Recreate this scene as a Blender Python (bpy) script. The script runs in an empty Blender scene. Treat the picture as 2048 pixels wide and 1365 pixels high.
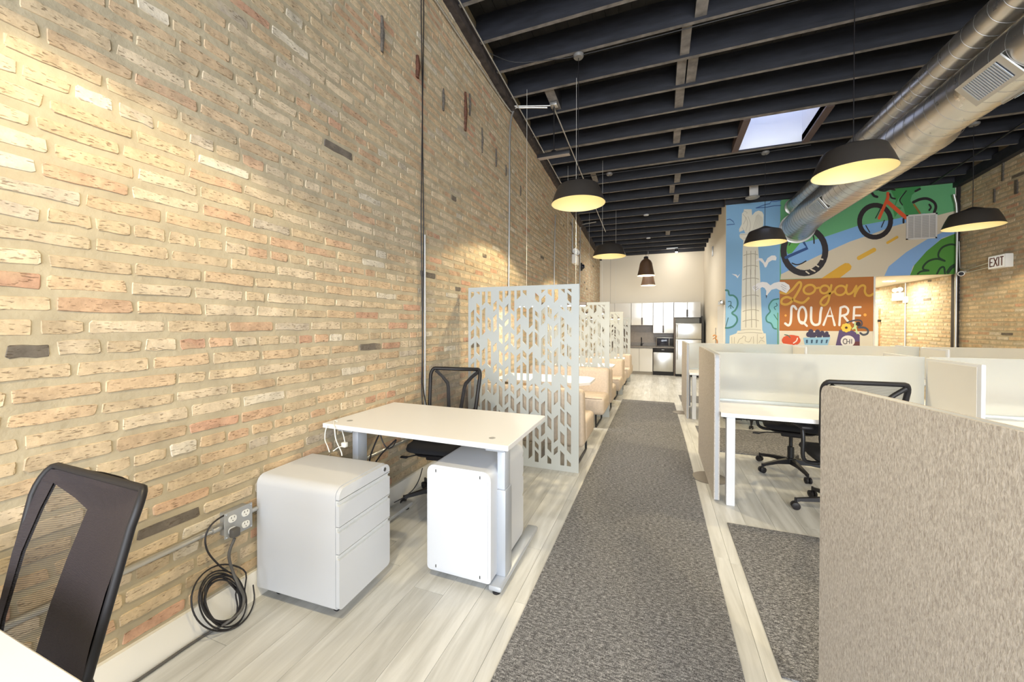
import bpy, bmesh, math, random
from mathutils import Vector, Matrix
PI = math.pi
C = bpy.context.scene.collection
R = random.Random(7)

# ---------------------------------------------------------------- camera, sky, lamps outside lamps, exposure
FPX, CY0, HC = 759.0, 656.5, 1.42
YAW, PIT, ROL = math.radians(20.9), math.radians(-0.51), math.radians(0.08)
_F = Vector((-math.sin(YAW)*math.cos(PIT), math.cos(YAW)*math.cos(PIT), math.sin(PIT)))
_r = Vector((math.cos(YAW), math.sin(YAW), 0)); _u = _r.cross(_F)
_R = _r*math.cos(ROL)+_u*math.sin(ROL); _U = -_r*math.sin(ROL)+_u*math.cos(ROL)
CAM = Vector((0, 0, HC))
cd = bpy.data.cameras.new('camera'); cam = bpy.data.objects.new('camera', cd); C.objects.link(cam)
cd.sensor_width = 36; cd.lens = FPX/2048*36; cd.clip_start = .02
cd.shift_y = -(682.5-CY0)/2048
M = Matrix((_R, _U, -_F)).transposed().to_4x4(); M.translation = CAM
cam.matrix_world = M
bpy.context.scene.camera = cam

def at(x, y, X=None, Y=None, Z=None):
    d = (x-1024)*_R-(y-CY0)*_U+FPX*_F
    if X is not None: t = X/d.x
    elif Y is not None: t = Y/d.y
    else: t = (Z-HC)/d.z
    return CAM+d*t
def zf(Y): return -.03*min(max(Y-5, 0), 8.2)          # the floor falls gently to the back
def zc(Y): return 4.88-.0735*Y                         # underside of the joists
def onceil(x, y):
    Y = 5
    for i in range(60): P = at(x, y, Z=zc(Y)); Y = P.y
    return P

sc = bpy.context.scene
sc.view_settings.view_transform = 'Standard'; sc.view_settings.look = 'None'
sc.view_settings.exposure = 0.12; sc.view_settings.gamma = 1.0; sc.view_settings.use_curve_mapping = False
w = bpy.data.worlds.new('sky'); sc.world = w; w.use_nodes = True
bg = w.node_tree.nodes['Background']; bg.inputs[0].default_value = (.80, .88, 1.0, 1); bg.inputs[1].default_value = 2.6

def light(name, kind, loc, energy, color=(1, 1, 1), size=.1, size_y=None, rot=(0, 0, 0), spot=None, blend=.5):
    l = bpy.data.lights.new(name, kind); l.energy = energy; l.color = color
    if kind == 'AREA':
        l.size = size
        if size_y: l.shape = 'RECTANGLE'; l.size_y = size_y
    elif kind in ('POINT', 'SPOT'): l.shadow_soft_size = size
    if kind == 'SPOT': l.spot_size = spot; l.spot_blend = blend
    o = bpy.data.objects.new(name, l); C.objects.link(o); o.location = loc; o.rotation_euler = rot
    return o
# daylight through the street-front glass (behind the camera)
light('storefront_daylight', 'AREA', (1.7, -4.3, 2.4), 700, (.90, .95, 1.0), 6.6, 3.4, rot=(PI/2, 0, 0))

# ---------------------------------------------------------------- materials
def lin(c): return tuple((v/12.92 if v <= .04045 else ((v+.055)/1.055)**2.4) for v in c)
def hx(s): return lin(tuple(int(s[i:i+2], 16)/255 for i in (0, 2, 4)))
def nd(nt, t, **k):
    n = nt.nodes.new(t)
    for a, b in k.items(): setattr(n, a, b)
    return n
MATS = {}
def mat(name, col, rough=.5, metal=0, var=0, scale=20, bump=0, bscale=60, emit=None, es=0, stretch=(1, 1, 1), spec=.5, coat=0, detail=3):
    m = bpy.data.materials.new(name); m.use_nodes = True; nt = m.node_tree; p = nt.nodes['Principled BSDF']
    c = hx(col) if isinstance(col, str) else col
    p.inputs['Base Color'].default_value = (*c, 1); p.inputs['Roughness'].default_value = rough; p.inputs['Metallic'].default_value = metal
    p.inputs['Specular IOR Level'].default_value = spec
    if coat: p.inputs['Coat Weight'].default_value = coat; p.inputs['Coat Roughness'].default_value = .05
    if emit: p.inputs['Emission Color'].default_value = (*emit, 1); p.inputs['Emission Strength'].default_value = es
    if var or bump:
        tc = nd(nt, 'ShaderNodeTexCoord'); mp = nd(nt, 'ShaderNodeMapping'); mp.inputs['Scale'].default_value = stretch
        geo = nd(nt, 'ShaderNodeNewGeometry'); nt.links.new(geo.outputs['Position'], mp.inputs[0])
    if var:
        n = nd(nt, 'ShaderNodeTexNoise'); n.inputs['Scale'].default_value = scale; n.inputs['Detail'].default_value = detail
        nt.links.new(mp.outputs[0], n.inputs['Vector'])
        mr = nd(nt, 'ShaderNodeMapRange'); mr.inputs[1].default_value = .3; mr.inputs[2].default_value = .7
        mr.inputs[3].default_value = 1-var; mr.inputs[4].default_value = 1+var; nt.links.new(n.outputs[0], mr.inputs[0])
        mx = nd(nt, 'ShaderNodeVectorMath', operation='SCALE'); mx.inputs[0].default_value = c
        nt.links.new(mr.outputs[0], mx.inputs['Scale']); nt.links.new(mx.outputs[0], p.inputs['Base Color'])
    if bump:
        n2 = nd(nt, 'ShaderNodeTexNoise'); n2.inputs['Scale'].default_value = bscale; n2.inputs['Detail'].default_value = 3
        nt.links.new(mp.outputs[0], n2.inputs['Vector'])
        b = nd(nt, 'ShaderNodeBump'); b.inputs['Strength'].default_value = bump; b.inputs['Distance'].default_value = .004
        nt.links.new(n2.outputs[0], b.inputs['Height']); nt.links.new(b.outputs[0], p.inputs['Normal'])
    return m

white_lam = mat('white_laminate', (.72, .72, .73), .35)
station_lam = mat('bright_white_laminate', (.84, .85, .88), .32)
white_metal = mat('white_powder_coat', (.56, .58, .62), .38)
grey_metal = mat('silver_powder_coat', (.42, .45, .50), .38, .3)
screen_white = mat('white_screen_panel', (.44, .46, .445), .5)
black_pl = mat('black_plastic', (.014, .013, .015), .5, spec=.35)
black_fab = mat('black_fabric', (.014, .014, .017), .85, var=.3, scale=300)
black_met = mat('black_metal', (.02, .02, .022), .35, .3)
chrome = mat('chrome', (.7, .72, .74), .15, 1)
cream = mat('cream_wall_paint', (.80, .74, .62), .7, bump=.05, bscale=150)
trim_white = mat('white_trim_paint', (.80, .78, .73), .45)
joist_m = mat('black_painted_timber', (.014, .015, .021), .6, var=.35, scale=9, bump=.25, bscale=60, stretch=(.4, 2, 2))
deck_m = mat('black_painted_deck', (.020, .019, .019), .7, var=.4, scale=7, bump=.2, bscale=40)
conduit_m = mat('galvanised_conduit', (.55, .55, .54), .35, .8)
beige = mat('beige_upholstery', (.52, .425, .33), .62, var=.08, scale=40, bump=.12, bscale=500)
tabletop_m = mat('pale_table_laminate', (.80, .76, .70), .35)
cab_m = mat('gloss_cream_cabinet', (.66, .64, .59), .12, coat=.5)
steel = mat('brushed_steel', (.62, .62, .60), .28, 1, var=.05, scale=3, stretch=(60, 1, 1))
counter_m = mat('grey_stone_counter', (.20, .18, .16), .3, var=.25, scale=60)
splash_m = mat('taupe_backsplash', (.26, .22, .18), .35, var=.08, scale=12)
glass_dark = mat('dark_glass', (.015, .017, .03), .08)
shade_out = mat('dark_bronze_shade', (.035, .030, .026), .45)
shade_blue = shade_out
shade_in = mat('white_enamel_shade_lining', (.86, .78, .52), .5)
brown_shade = mat('brown_wood_shade', (.10, .055, .03), .5, var=.2, scale=12, stretch=(1, 1, .2))
bulb_m = mat('lit_bulb', (1, .9, .7), .4, emit=(1, .84, .55), es=22)
led_m = mat('lit_led', (1, 1, 1), .4, emit=(1, .98, .95), es=60)
down_m = mat('lit_downlight', (1, 1, 1), .4, emit=(1, .93, .8), es=18)
exit_face = mat('exit_sign_face', (.80, .80, .76), .4, emit=(.9, .9, .85), es=.25)
exit_txt = mat('exit_sign_letters', (.16, .05, .04), .5)
mortar_m = mat('mortar', (.395, .338, .236), .92, var=.14, scale=7, bump=.7, bscale=45, detail=6)
scar_m = mat('dark_mortar_scar', (.10, .085, .07), .9, var=.4, scale=60, bump=.8, bscale=80)
rust_m = mat('rusty_iron', (.12, .05, .03), .7, .4, var=.4, scale=50)
rugedge_m = mat('charcoal_rug_edge', (.04, .04, .042), .9)
wood_door = mat('orange_stained_wood', (.40, .19, .06), .45, var=.25, scale=12, stretch=(1, 1, .15))
cable_b = mat('black_cable', (.015, .013, .015), .45)
cable_g = mat('grey_cable', (.09, .085, .08), .5)
cable_w = mat('white_cable', (.75, .74, .70), .45)
outlet_g = mat('grey_outlet_plate', (.40, .41, .42), .4, .5)
outlet_w = mat('white_outlet', (.80, .80, .78), .35)
slot_m = mat('dark_slot', (.02, .02, .02), .7)
copper = mat('copper', (.55, .24, .09), .3, .9)
grille_m = mat('pale_grille', (.66, .64, .62), .5)

def brick_material(name, gain=1.0):
    m = bpy.data.materials.new(name); m.use_nodes = True; nt = m.node_tree; p = nt.nodes['Principled BSDF']
    at_ = nd(nt, 'ShaderNodeAttribute', attribute_name='tint'); geo = nd(nt, 'ShaderNodeNewGeometry')
    n = nd(nt, 'ShaderNodeTexNoise'); n.inputs['Scale'].default_value = 14; n.inputs['Detail'].default_value = 6; n.inputs['Roughness'].default_value = .7
    nt.links.new(geo.outputs['Position'], n.inputs['Vector'])
    mr = nd(nt, 'ShaderNodeMapRange'); mr.inputs[1].default_value = .3; mr.inputs[2].default_value = .7; mr.inputs[3].default_value = .72*gain; mr.inputs[4].default_value = 1.25*gain
    nt.links.new(n.outputs[0], mr.inputs[0])
    mx = nd(nt, 'ShaderNodeVectorMath', operation='SCALE'); nt.links.new(at_.outputs['Color'], mx.inputs[0]); nt.links.new(mr.outputs[0], mx.inputs['Scale'])
    # small dark pits, stretched along the brick
    mp = nd(nt, 'ShaderNodeMapping'); mp.inputs['Scale'].default_value = (1, .42, 1.8); nt.links.new(geo.outputs['Position'], mp.inputs[0])
    v = nd(nt, 'ShaderNodeTexNoise'); v.inputs['Scale'].default_value = 105; v.inputs['Detail'].default_value = 2; nt.links.new(mp.outputs[0], v.inputs['Vector'])
    cr = nd(nt, 'ShaderNodeMapRange'); cr.inputs[1].default_value = .60; cr.inputs[2].default_value = .70; cr.inputs[3].default_value = 0; cr.inputs[4].default_value = .55
    nt.links.new(v.outputs[0], cr.inputs[0])
    mix = nd(nt, 'ShaderNodeMix', data_type='RGBA'); nt.links.new(cr.outputs[0], mix.inputs['Factor'])
    nt.links.new(mx.outputs[0], mix.inputs['A']); mix.inputs['B'].default_value = (.09, .055, .03, 1)
    # pale mortar smear
    s = nd(nt, 'ShaderNodeTexNoise'); s.inputs['Scale'].default_value = 5.5; s.inputs['Detail'].default_value = 5; nt.links.new(geo.outputs['Position'], s.inputs['Vector'])
    sr = nd(nt, 'ShaderNodeMapRange'); sr.inputs[1].default_value = .58; sr.inputs[2].default_value = .72; sr.inputs[3].default_value = 0; sr.inputs[4].default_value = .6
    nt.links.new(s.outputs[0], sr.inputs[0])
    mix2 = nd(nt, 'ShaderNodeMix', data_type='RGBA'); nt.links.new(sr.outputs[0], mix2.inputs['Factor'])
    nt.links.new(mix.outputs['Result'], mix2.inputs['A']); mix2.inputs['B'].default_value = (.52*gain, .42*gain, .27*gain, 1)
    nt.links.new(mix2.outputs['Result'], p.inputs['Base Color'])
    p.inputs['Roughness'].default_value = .9; p.inputs['Specular IOR Level'].default_value = .2
    b = nd(nt, 'ShaderNodeBump'); b.inputs['Strength'].default_value = .8; b.inputs['Distance'].default_value = .004
    ad = nd(nt, 'ShaderNodeMath', operation='SUBTRACT'); nt.links.new(n.outputs[0], ad.inputs[0]); nt.links.new(cr.outputs[0], ad.inputs[1])
    nt.links.new(ad.outputs[0], b.inputs['Height']); nt.links.new(b.outputs[0], p.inputs['Normal'])
    return m
brick_m = brick_material('old_chicago_brick', .91)

def attr_material(name, rough=.6, bump=.1):
    m = bpy.data.materials.new(name); m.use_nodes = True; nt = m.node_tree; p = nt.nodes['Principled BSDF']
    a = nd(nt, 'ShaderNodeAttribute', attribute_name='tint'); nt.links.new(a.outputs['Color'], p.inputs['Base Color']); p.inputs['Roughness'].default_value = rough
    return m
mural_m = attr_material('mural_paint')

def plank_material():
    m = bpy.data.materials.new('grey_oak_vinyl'); m.use_nodes = True; nt = m.node_tree; p = nt.nodes['Principled BSDF']
    a = nd(nt, 'ShaderNodeAttribute', attribute_name='tint'); geo = nd(nt, 'ShaderNodeNewGeometry')
    sep = nd(nt, 'ShaderNodeSeparateColor'); nt.links.new(a.outputs['Color'], sep.inputs[0])
    mp = nd(nt, 'ShaderNodeMapping'); mp.inputs['Scale'].default_value = (9, .9, 9); nt.links.new(geo.outputs['Position'], mp.inputs[0])
    off = nd(nt, 'ShaderNodeCombineXYZ'); nt.links.new(sep.outputs['Blue'], off.inputs[2])
    sc_ = nd(nt, 'ShaderNodeVectorMath', operation='SCALE'); sc_.inputs['Scale'].default_value = 90; nt.links.new(off.outputs[0], sc_.inputs[0])
    ad = nd(nt, 'ShaderNodeVectorMath', operation='ADD'); nt.links.new(mp.outputs[0], ad.inputs[0]); nt.links.new(sc_.outputs[0], ad.inputs[1])
    n = nd(nt, 'ShaderNodeTexNoise'); n.inputs['Scale'].default_value = 1.6; n.inputs['Detail'].default_value = 7; n.inputs['Roughness'].default_value = .6; n.inputs['Distortion'].default_value = .6
    nt.links.new(ad.outputs[0], n.inputs['Vector'])
    cr = nd(nt, 'ShaderNodeValToRGB'); e = cr.color_ramp.elements
    e[0].position = .25; e[0].color = (.40, .395, .37, 1); e[1].position = .72; e[1].color = (.70, .705, .69, 1)
    nt.links.new(n.outputs[0], cr.inputs[0])
    mx = nd(nt, 'ShaderNodeVectorMath', operation='SCALE'); nt.links.new(cr.outputs[0], mx.inputs[0]); nt.links.new(sep.outputs['Red'], mx.inputs['Scale'])
    nt.links.new(mx.outputs[0], p.inputs['Base Color']); p.inputs['Roughness'].default_value = .34; p.inputs['Specular IOR Level'].default_value = .45
    b = nd(nt, 'ShaderNodeBump'); b.inputs['Strength'].default_value = .12; b.inputs['Distance'].default_value = .002
    nt.links.new(n.outputs[0], b.inputs['Height']); nt.links.new(b.outputs[0], p.inputs['Normal'])
    return m
plank_m = plank_material()

def carpet_material():
    m = bpy.data.materials.new('charcoal_loop_carpet'); m.use_nodes = True; nt = m.node_tree; p = nt.nodes['Principled BSDF']
    geo = nd(nt, 'ShaderNodeNewGeometry')
    mp = nd(nt, 'ShaderNodeMapping'); mp.inputs['Scale'].default_value = (.5, 1, 1); nt.links.new(geo.outputs['Position'], mp.inputs[0])
    n = nd(nt, 'ShaderNodeTexNoise'); n.inputs['Scale'].default_value = 330; n.inputs['Detail'].default_value = 3; n.inputs['Roughness'].default_value = .8; nt.links.new(mp.outputs[0], n.inputs['Vector'])
    mp2 = nd(nt, 'ShaderNodeMapping'); mp2.inputs['Scale'].default_value = (.35, 1, 1); nt.links.new(geo.outputs['Position'], mp2.inputs[0])
    n2 = nd(nt, 'ShaderNodeTexNoise'); n2.inputs['Scale'].default_value = 120; n2.inputs['Detail'].default_value = 3; nt.links.new(mp2.outputs[0], n2.inputs['Vector'])
    ad = nd(nt, 'ShaderNodeMath', operation='MULTIPLY_ADD'); nt.links.new(n2.outputs[0], ad.inputs[0]); ad.inputs[1].default_value = .5; nt.links.new(n.outputs[0], ad.inputs[2])
    cr = nd(nt, 'ShaderNodeValToRGB'); e = cr.color_ramp.elements
    e[0].position = .60; e[0].color = (.045, .045, .047, 1); e[1].position = .95; e[1].color = (.50, .50, .51, 1)
    x = cr.color_ramp.elements.new(.76); x.color = (.155, .155, .165, 1)
    nt.links.new(ad.outputs[0], cr.inputs[0]); nt.links.new(cr.outputs[0], p.inputs['Base Color']); p.inputs['Roughness'].default_value = .95; p.inputs['Specular IOR Level'].default_value = .1
    b = nd(nt, 'ShaderNodeBump'); b.inputs['Strength'].default_value = .8; b.inputs['Distance'].default_value = .004
    nt.links.new(ad.outputs[0], b.inputs['Height']); nt.links.new(b.outputs[0], p.inputs['Normal'])
    return m
carpet_m = carpet_material()

def felt_material():
    m = bpy.data.materials.new('beige_grey_felt'); m.use_nodes = True; nt = m.node_tree; p = nt.nodes['Principled BSDF']
    geo = nd(nt, 'ShaderNodeNewGeometry'); mp = nd(nt, 'ShaderNodeMapping'); mp.inputs['Scale'].default_value = (1, 1, .32); nt.links.new(geo.outputs['Position'], mp.inputs[0])
    n = nd(nt, 'ShaderNodeTexNoise'); n.inputs['Scale'].default_value = 210; n.inputs['Detail'].default_value = 4; n.inputs['Roughness'].default_value = .65; n.inputs['Distortion'].default_value = .6; nt.links.new(mp.outputs[0], n.inputs['Vector'])
    cr = nd(nt, 'ShaderNodeValToRGB'); e = cr.color_ramp.elements
    e[0].position = .30; e[0].color = (.29, .262, .24, 1); e[1].position = .70; e[1].color = (.56, .53, .50, 1)
    nt.links.new(n.outputs[0], cr.inputs[0]); nt.links.new(cr.outputs[0], p.inputs['Base Color']); p.inputs['Roughness'].default_value = .95; p.inputs['Specular IOR Level'].default_value = .1
    b = nd(nt, 'ShaderNodeBump'); b.inputs['Strength'].default_value = .6; b.inputs['Distance'].default_value = .003
    nt.links.new(n.outputs[0], b.inputs['Height']); nt.links.new(b.outputs[0], p.inputs['Normal'])
    return m
felt_m = felt_material()

def frosted_material():
    m = bpy.data.materials.new('frosted_glass'); m.use_nodes = True; nt = m.node_tree
    out = nt.nodes['Material Output']; p = nt.nodes['Principled BSDF']
    p.inputs['Base Color'].default_value = (.93, .96, .95, 1); p.inputs['Roughness'].default_value = .45
    p.inputs['Transmission Weight'].default_value = 1; p.inputs['IOR'].default_value = 1.08
    d = nd(nt, 'ShaderNodeBsdfDiffuse'); d.inputs[0].default_value = (.70, .715, .72, 1)
    t = nd(nt, 'ShaderNodeBsdfTranslucent'); t.inputs[0].default_value = (.80, .82, .82, 1)
    a = nd(nt, 'ShaderNodeMixShader'); a.inputs[0].default_value = .5; nt.links.new(d.outputs[0], a.inputs[1]); nt.links.new(t.outputs[0], a.inputs[2])
    b = nd(nt, 'ShaderNodeMixShader'); b.inputs[0].default_value = .45; nt.links.new(p.outputs[0], b.inputs[1]); nt.links.new(a.outputs[0], b.inputs[2])
    nt.links.new(b.outputs[0], out.inputs['Surface'])
    return m
frost_m = frosted_material()

def mesh_material():
    m = bpy.data.materials.new('black_chair_mesh'); m.use_nodes = True; nt = m.node_tree; out = nt.nodes['Material Output']; p = nt.nodes['Principled BSDF']
    p.inputs['Base Color'].default_value = (.02, .018, .02, 1); p.inputs['Roughness'].default_value = .7
    tr = nd(nt, 'ShaderNodeBsdfTransparent'); geo = nd(nt, 'ShaderNodeNewGeometry')
    wv = nd(nt, 'ShaderNodeTexWave', bands_direction='Z'); wv.inputs['Scale'].default_value = 75; nt.links.new(geo.outputs['Position'], wv.inputs['Vector'])
    mr = nd(nt, 'ShaderNodeMapRange'); mr.inputs[3].default_value = .25; mr.inputs[4].default_value = .75; nt.links.new(wv.outputs['Fac'], mr.inputs[0])
    mx = nd(nt, 'ShaderNodeMixShader'); nt.links.new(mr.outputs[0], mx.inputs[0]); nt.links.new(p.outputs[0], mx.inputs[1]); nt.links.new(tr.outputs[0], mx.inputs[2])
    nt.links.new(mx.outputs[0], out.inputs['Surface'])
    return m
chairmesh_m = mesh_material()

def duct_material():
    m = bpy.data.materials.new('spiral_galvanised_duct'); m.use_nodes = True; nt = m.node_tree; p = nt.nodes['Principled BSDF']
    p.inputs['Base Color'].default_value = (.66, .65, .63, 1); p.inputs['Metallic'].default_value = .9; p.inputs['Roughness'].default_value = .3
    geo = nd(nt, 'ShaderNodeNewGeometry'); n = nd(nt, 'ShaderNodeTexNoise'); n.inputs['Scale'].default_value = 8; n.inputs['Detail'].default_value = 4; nt.links.new(geo.outputs['Position'], n.inputs['Vector'])
    mr = nd(nt, 'ShaderNodeMapRange'); mr.inputs[3].default_value = .2; mr.inputs[4].default_value = .42; nt.links.new(n.outputs[0], mr.inputs[0]); nt.links.new(mr.outputs[0], p.inputs['Roughness'])
    return m
duct_m = duct_material()

# ---------------------------------------------------------------- mesh helpers
class MB:
    def __init__(s): s.v = []; s.f = []; s.c = []
    def add(s, vs, fs, col=None):
        b = len(s.v); s.v += [tuple(v) for v in vs]; s.f += [tuple(i+b for i in f) for f in fs]
        if col is not None: s.c += [col]*len(fs)
        return s
    def box(s, x0, x1, y0, y1, z0, z1, mt=None):
        vs = [Vector((x, y, z)) for x in (x0, x1) for y in (y0, y1) for z in (z0, z1)]
        if mt is not None: vs = [mt @ v for v in vs]
        return s.add(vs, [(0, 1, 3, 2), (4, 6, 7, 5), (0, 4, 5, 1), (2, 3, 7, 6), (0, 2, 6, 4), (1, 5, 7, 3)])
    def rbox(s, x0, x1, y0, y1, z0, z1, r=.01, seg=2, mt=None, edges='all'):
        bm = bmesh.new(); bmesh.ops.create_cube(bm, size=1)
        for v in bm.verts:
            v.co = Vector(((x0+x1)/2+v.co.x*(x1-x0), (y0+y1)/2+v.co.y*(y1-y0), (z0+z1)/2+v.co.z*(z1-z0)))
        es = list(bm.edges)
        if edges in 'xyz':
            i = 'xyz'.index(edges); es = [e for e in es if abs((e.verts[0].co-e.verts[1].co).normalized()[i]) > .9]
        elif edges == 'ytop':
            es = [e for e in es if abs((e.verts[0].co-e.verts[1].co).normalized()[1]) > .9 and e.verts[0].co.z > (z0+z1)/2]
        elif edges == 'xtop':
            es = [e for e in es if abs((e.verts[0].co-e.verts[1].co).normalized()[0]) > .9 and e.verts[0].co.z > (z0+z1)/2]
        bmesh.ops.bevel(bm, geom=es, offset=r, segments=seg, profile=.5, affect='EDGES')
        bm.verts.index_update()
        vs = [(mt @ v.co) if mt is not None else v.co.copy() for v in bm.verts]; fs = [[v.index for v in f.verts] for f in bm.faces]
        bm.free(); return s.add(vs, fs)
    def tube(s, pts, r, n=8, cap=True, rads=None):
        pts = [Vector(p) for p in pts]; rings = []; up = None; b = len(s.v); fs = []; vs = []
        for i, p in enumerate(pts):
            d = (pts[min(i+1, len(pts)-1)]-pts[max(i-1, 0)]).normalized()
            if up is None: up = Vector((0, 0, 1)) if abs(d.z) < .9 else Vector((1, 0, 0))
            a = d.cross(up)
            if a.length < 1e-4: a = d.orthogonal()
            a.normalize(); up = a.cross(d).normalized(); rr = rads[i] if rads else r
            vs += [p+rr*(math.cos(2*PI*k/n)*a+math.sin(2*PI*k/n)*up) for k in range(n)]
        for i in range(len(pts)-1):
            for k in range(n): fs.append((i*n+k, i*n+(k+1) % n, (i+1)*n+(k+1) % n, (i+1)*n+k))
        if cap: fs.append(tuple(range(n))[::-1]); fs.append(tuple((len(pts)-1)*n+k for k in range(n)))
        return s.add(vs, fs)
    def cyl(s, c, r, h, n=20, axis='z', r2=None):
        c = Vector(c); ax = {'x': Vector((1, 0, 0)), 'y': Vector((0, 1, 0)), 'z': Vector((0, 0, 1))}[axis]
        return s.tube([c, c+ax*h], r, n, rads=[r, r if r2 is None else r2])
    def lathe(s, prof, c=(0, 0, 0), n=32, close=False):
        c = Vector(c); vs = []; fs = []
        for r, z in prof: vs += [c+Vector((r*math.cos(2*PI*k/n), r*math.sin(2*PI*k/n), z)) for k in range(n)]
        m = len(prof)
        for i in range(m-1):
            for k in range(n): fs.append((i*n+k, i*n+(k+1) % n, (i+1)*n+(k+1) % n, (i+1)*n+k))
        if close: fs.append(tuple(range(n))[::-1]); fs.append(tuple((m-1)*n+k for k in range(n)))
        return s.add(vs, fs)
    def sphere(s, c, r, n=12, sz=1):
        prof = [(max(r*math.sin(PI*i/(n//2)), .0005), -r*sz*math.cos(PI*i/(n//2))) for i in range(n//2+1)]
        return s.lathe(prof, c, n)
    def prism(s, poly, fn, d):          # poly 2D points; fn maps (u,v,w) to 3D; extruded w 0..d
        n = len(poly); vs = [fn(u, v, 0) for u, v in poly]+[fn(u, v, d) for u, v in poly]
        fs = [tuple(range(n))[::-1], tuple(range(n, 2*n))]+[(i, (i+1) % n, n+(i+1) % n, n+i) for i in range(n)]
        return s.add(vs, fs)
    def build(s, name, m, parent=None, smooth=40, loc=None, fix=True):
        me = bpy.data.meshes.new(name); me.from_pydata(s.v, [], s.f)
        if s.c:
            a = me.color_attributes.new('tint', 'FLOAT_COLOR', 'CORNER'); k = 0; data = []
            for i, f in enumerate(s.f):
                for _ in f: data += [*s.c[i], 1]
            a.data.foreach_set('color', data)
        if fix and len(s.f) < 60000:
            bm = bmesh.new(); bm.from_mesh(me); bmesh.ops.recalc_face_normals(bm, faces=bm.faces); bm.to_mesh(me); bm.free()
        me.materials.append(m)
        if smooth: me.shade_smooth(); me.set_sharp_from_angle(angle=math.radians(smooth))
        else: me.shade_flat()
        o = bpy.data.objects.new(name, me); C.objects.link(o)
        if parent: o.parent = parent
        if loc: o.location = loc
        return o

def tag(o, label=None, cat=None, group=None, kind=None):
    if label: o['label'] = label
    if cat: o['category'] = cat
    if group: o['group'] = group
    if kind: o['kind'] = kind
    return o
def empty(name, loc=(0, 0, 0), rz=0):
    o = bpy.data.objects.new(name, None); C.objects.link(o); o.location = loc; o.rotation_euler = (0, 0, rz); o.empty_display_size = .1; return o
def copy_tree(o, parent=None):
    c = o.copy(); C.objects.link(c); c.parent = parent
    for ch in list(o.children): copy_tree(ch, c)
    return c
def smooth_pts(pts, k=6):
    P = [Vector(p) for p in pts]; P = [P[0]*2-P[1]]+P+[P[-1]*2-P[-2]]; out = []
    for i in range(1, len(P)-2):
        for j in range(k):
            t = j/k; a, b, c, d = P[i-1:i+3]
            out.append(.5*((2*b)+(c-a)*t+(2*a-5*b+4*c-d)*t*t+(3*b-a-3*c+d)*t**3))
    out.append(P[-2]); return out
def arc(cx, cy, r, a0, a1, n):
    return [(cx+r*math.cos(math.radians(a0+(a1-a0)*i/n)), cy+r*math.sin(math.radians(a0+(a1-a0)*i/n))) for i in range(n+1)]
def rrect(x0, x1, y0, y1, r, n=4):
    return arc(x1-r, y0+r, r, -90, 0, n)+arc(x1-r, y1-r, r, 0, 90, n)+arc(x0+r, y1-r, r, 90, 180, n)+arc(x0+r, y0+r, r, 180, 270, n)

# ================================================================ THE SETTING
XL, XR, YB, YF, YM, XW = -1.95, 5.356, 14.08, -4.4, 9.78, 1.45
def strip_mesh(x0, x1, y0, y1, top, bot, kinks=(5.0, 13.2)):
    """slab following the floor between y0 and y1; top/bot are offsets from the floor"""
    ys = [y0]+[k for k in kinks if y0+.01 < k < y1-.01]+[y1]; vs = []; fs = []
    for y in ys:
        vs += [(x0, y, zf(y)+bot), (x1, y, zf(y)+bot), (x1, y, zf(y)+top), (x0, y, zf(y)+top)]
    for i in range(len(ys)-1):
        a = i*4; b = a+4
        fs += [(a, a+1, b+1, b), (a+1, a+2, b+2, b+1), (a+2, a+3, b+3, b+2), (a+3, a, b, b+3)]
    n = len(ys)*4; fs += [(0, 3, 2, 1), (n-4, n-3, n-2, n-1)]
    return vs, fs
sub = mat('dark_subfloor', (.16, .15, .13), .9)
mb = MB(); mb.add(*strip_mesh(XL-.2, XR+.2, YF, YB+.2, -.006, -.2)); floor = tag(mb.build('floor', sub, smooth=0), kind='structure')
def camdepth(p):
    d = Vector(p)-CAM; z = d.dot(_F)
    if z < .2: return None
    return z, 1024+FPX*d.dot(_R)/z, CY0-FPX*d.dot(_U)/z
def pxarea(corners):
    q = [camdepth(p) for p in corners]
    if any(a is None for a in q): return 0
    xs = [a[1] for a in q]; ys = [a[2] for a in q]
    if max(xs) < 0 or min(xs) > 2048 or max(ys) < 0 or min(ys) > 1365: return 0
    s = 0
    for i in range(len(q)): s += q[i][1]*q[(i+1) % len(q)][2]-q[(i+1) % len(q)][1]*q[i][2]
    return abs(s)/2
planks = []; row = 0; x = XL
while x < XR-.02:
    x1 = min(x+.182, XR); y = -2.2-R.random()*1.1
    while y < YB:
        y1 = min(y+1.22, YB); col = (R.uniform(.88, 1.08), 0, R.random())
        a = pxarea([(x, y, zf(y)), (x1, y, zf(y)), (x1, y1, zf(y1)), (x, y1, zf(y1))])
        cx, cy = (x+x1)/2, (y+y1)/2
        hidden = (-.55 < cx < .25 and cy < 7.6) or (cx > .65 and cy < 1.5) or cx > 3.2
        planks.append((0 if hidden else a, x+.0008, x1-.0008, y+.0008, y1-.0008, col)); y = y1
    x = x1
planks.sort(key=lambda t: -t[0]); rest = MB(); rest.c = []
for i, (a, x0, x1, y0, y1, col) in enumerate(planks):
    vs, fs = strip_mesh(x0, x1, y0, y1, 0, -.005)
    if i < 300 and a > 60: m_ = MB(); m_.add(vs, fs, col); m_.build('plank', plank_m, floor, smooth=0)
    else: rest.add(vs, fs, col)
o = rest.build('plank_rows', plank_m, floor, smooth=0); o['kind'] = 'stuff'

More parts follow.
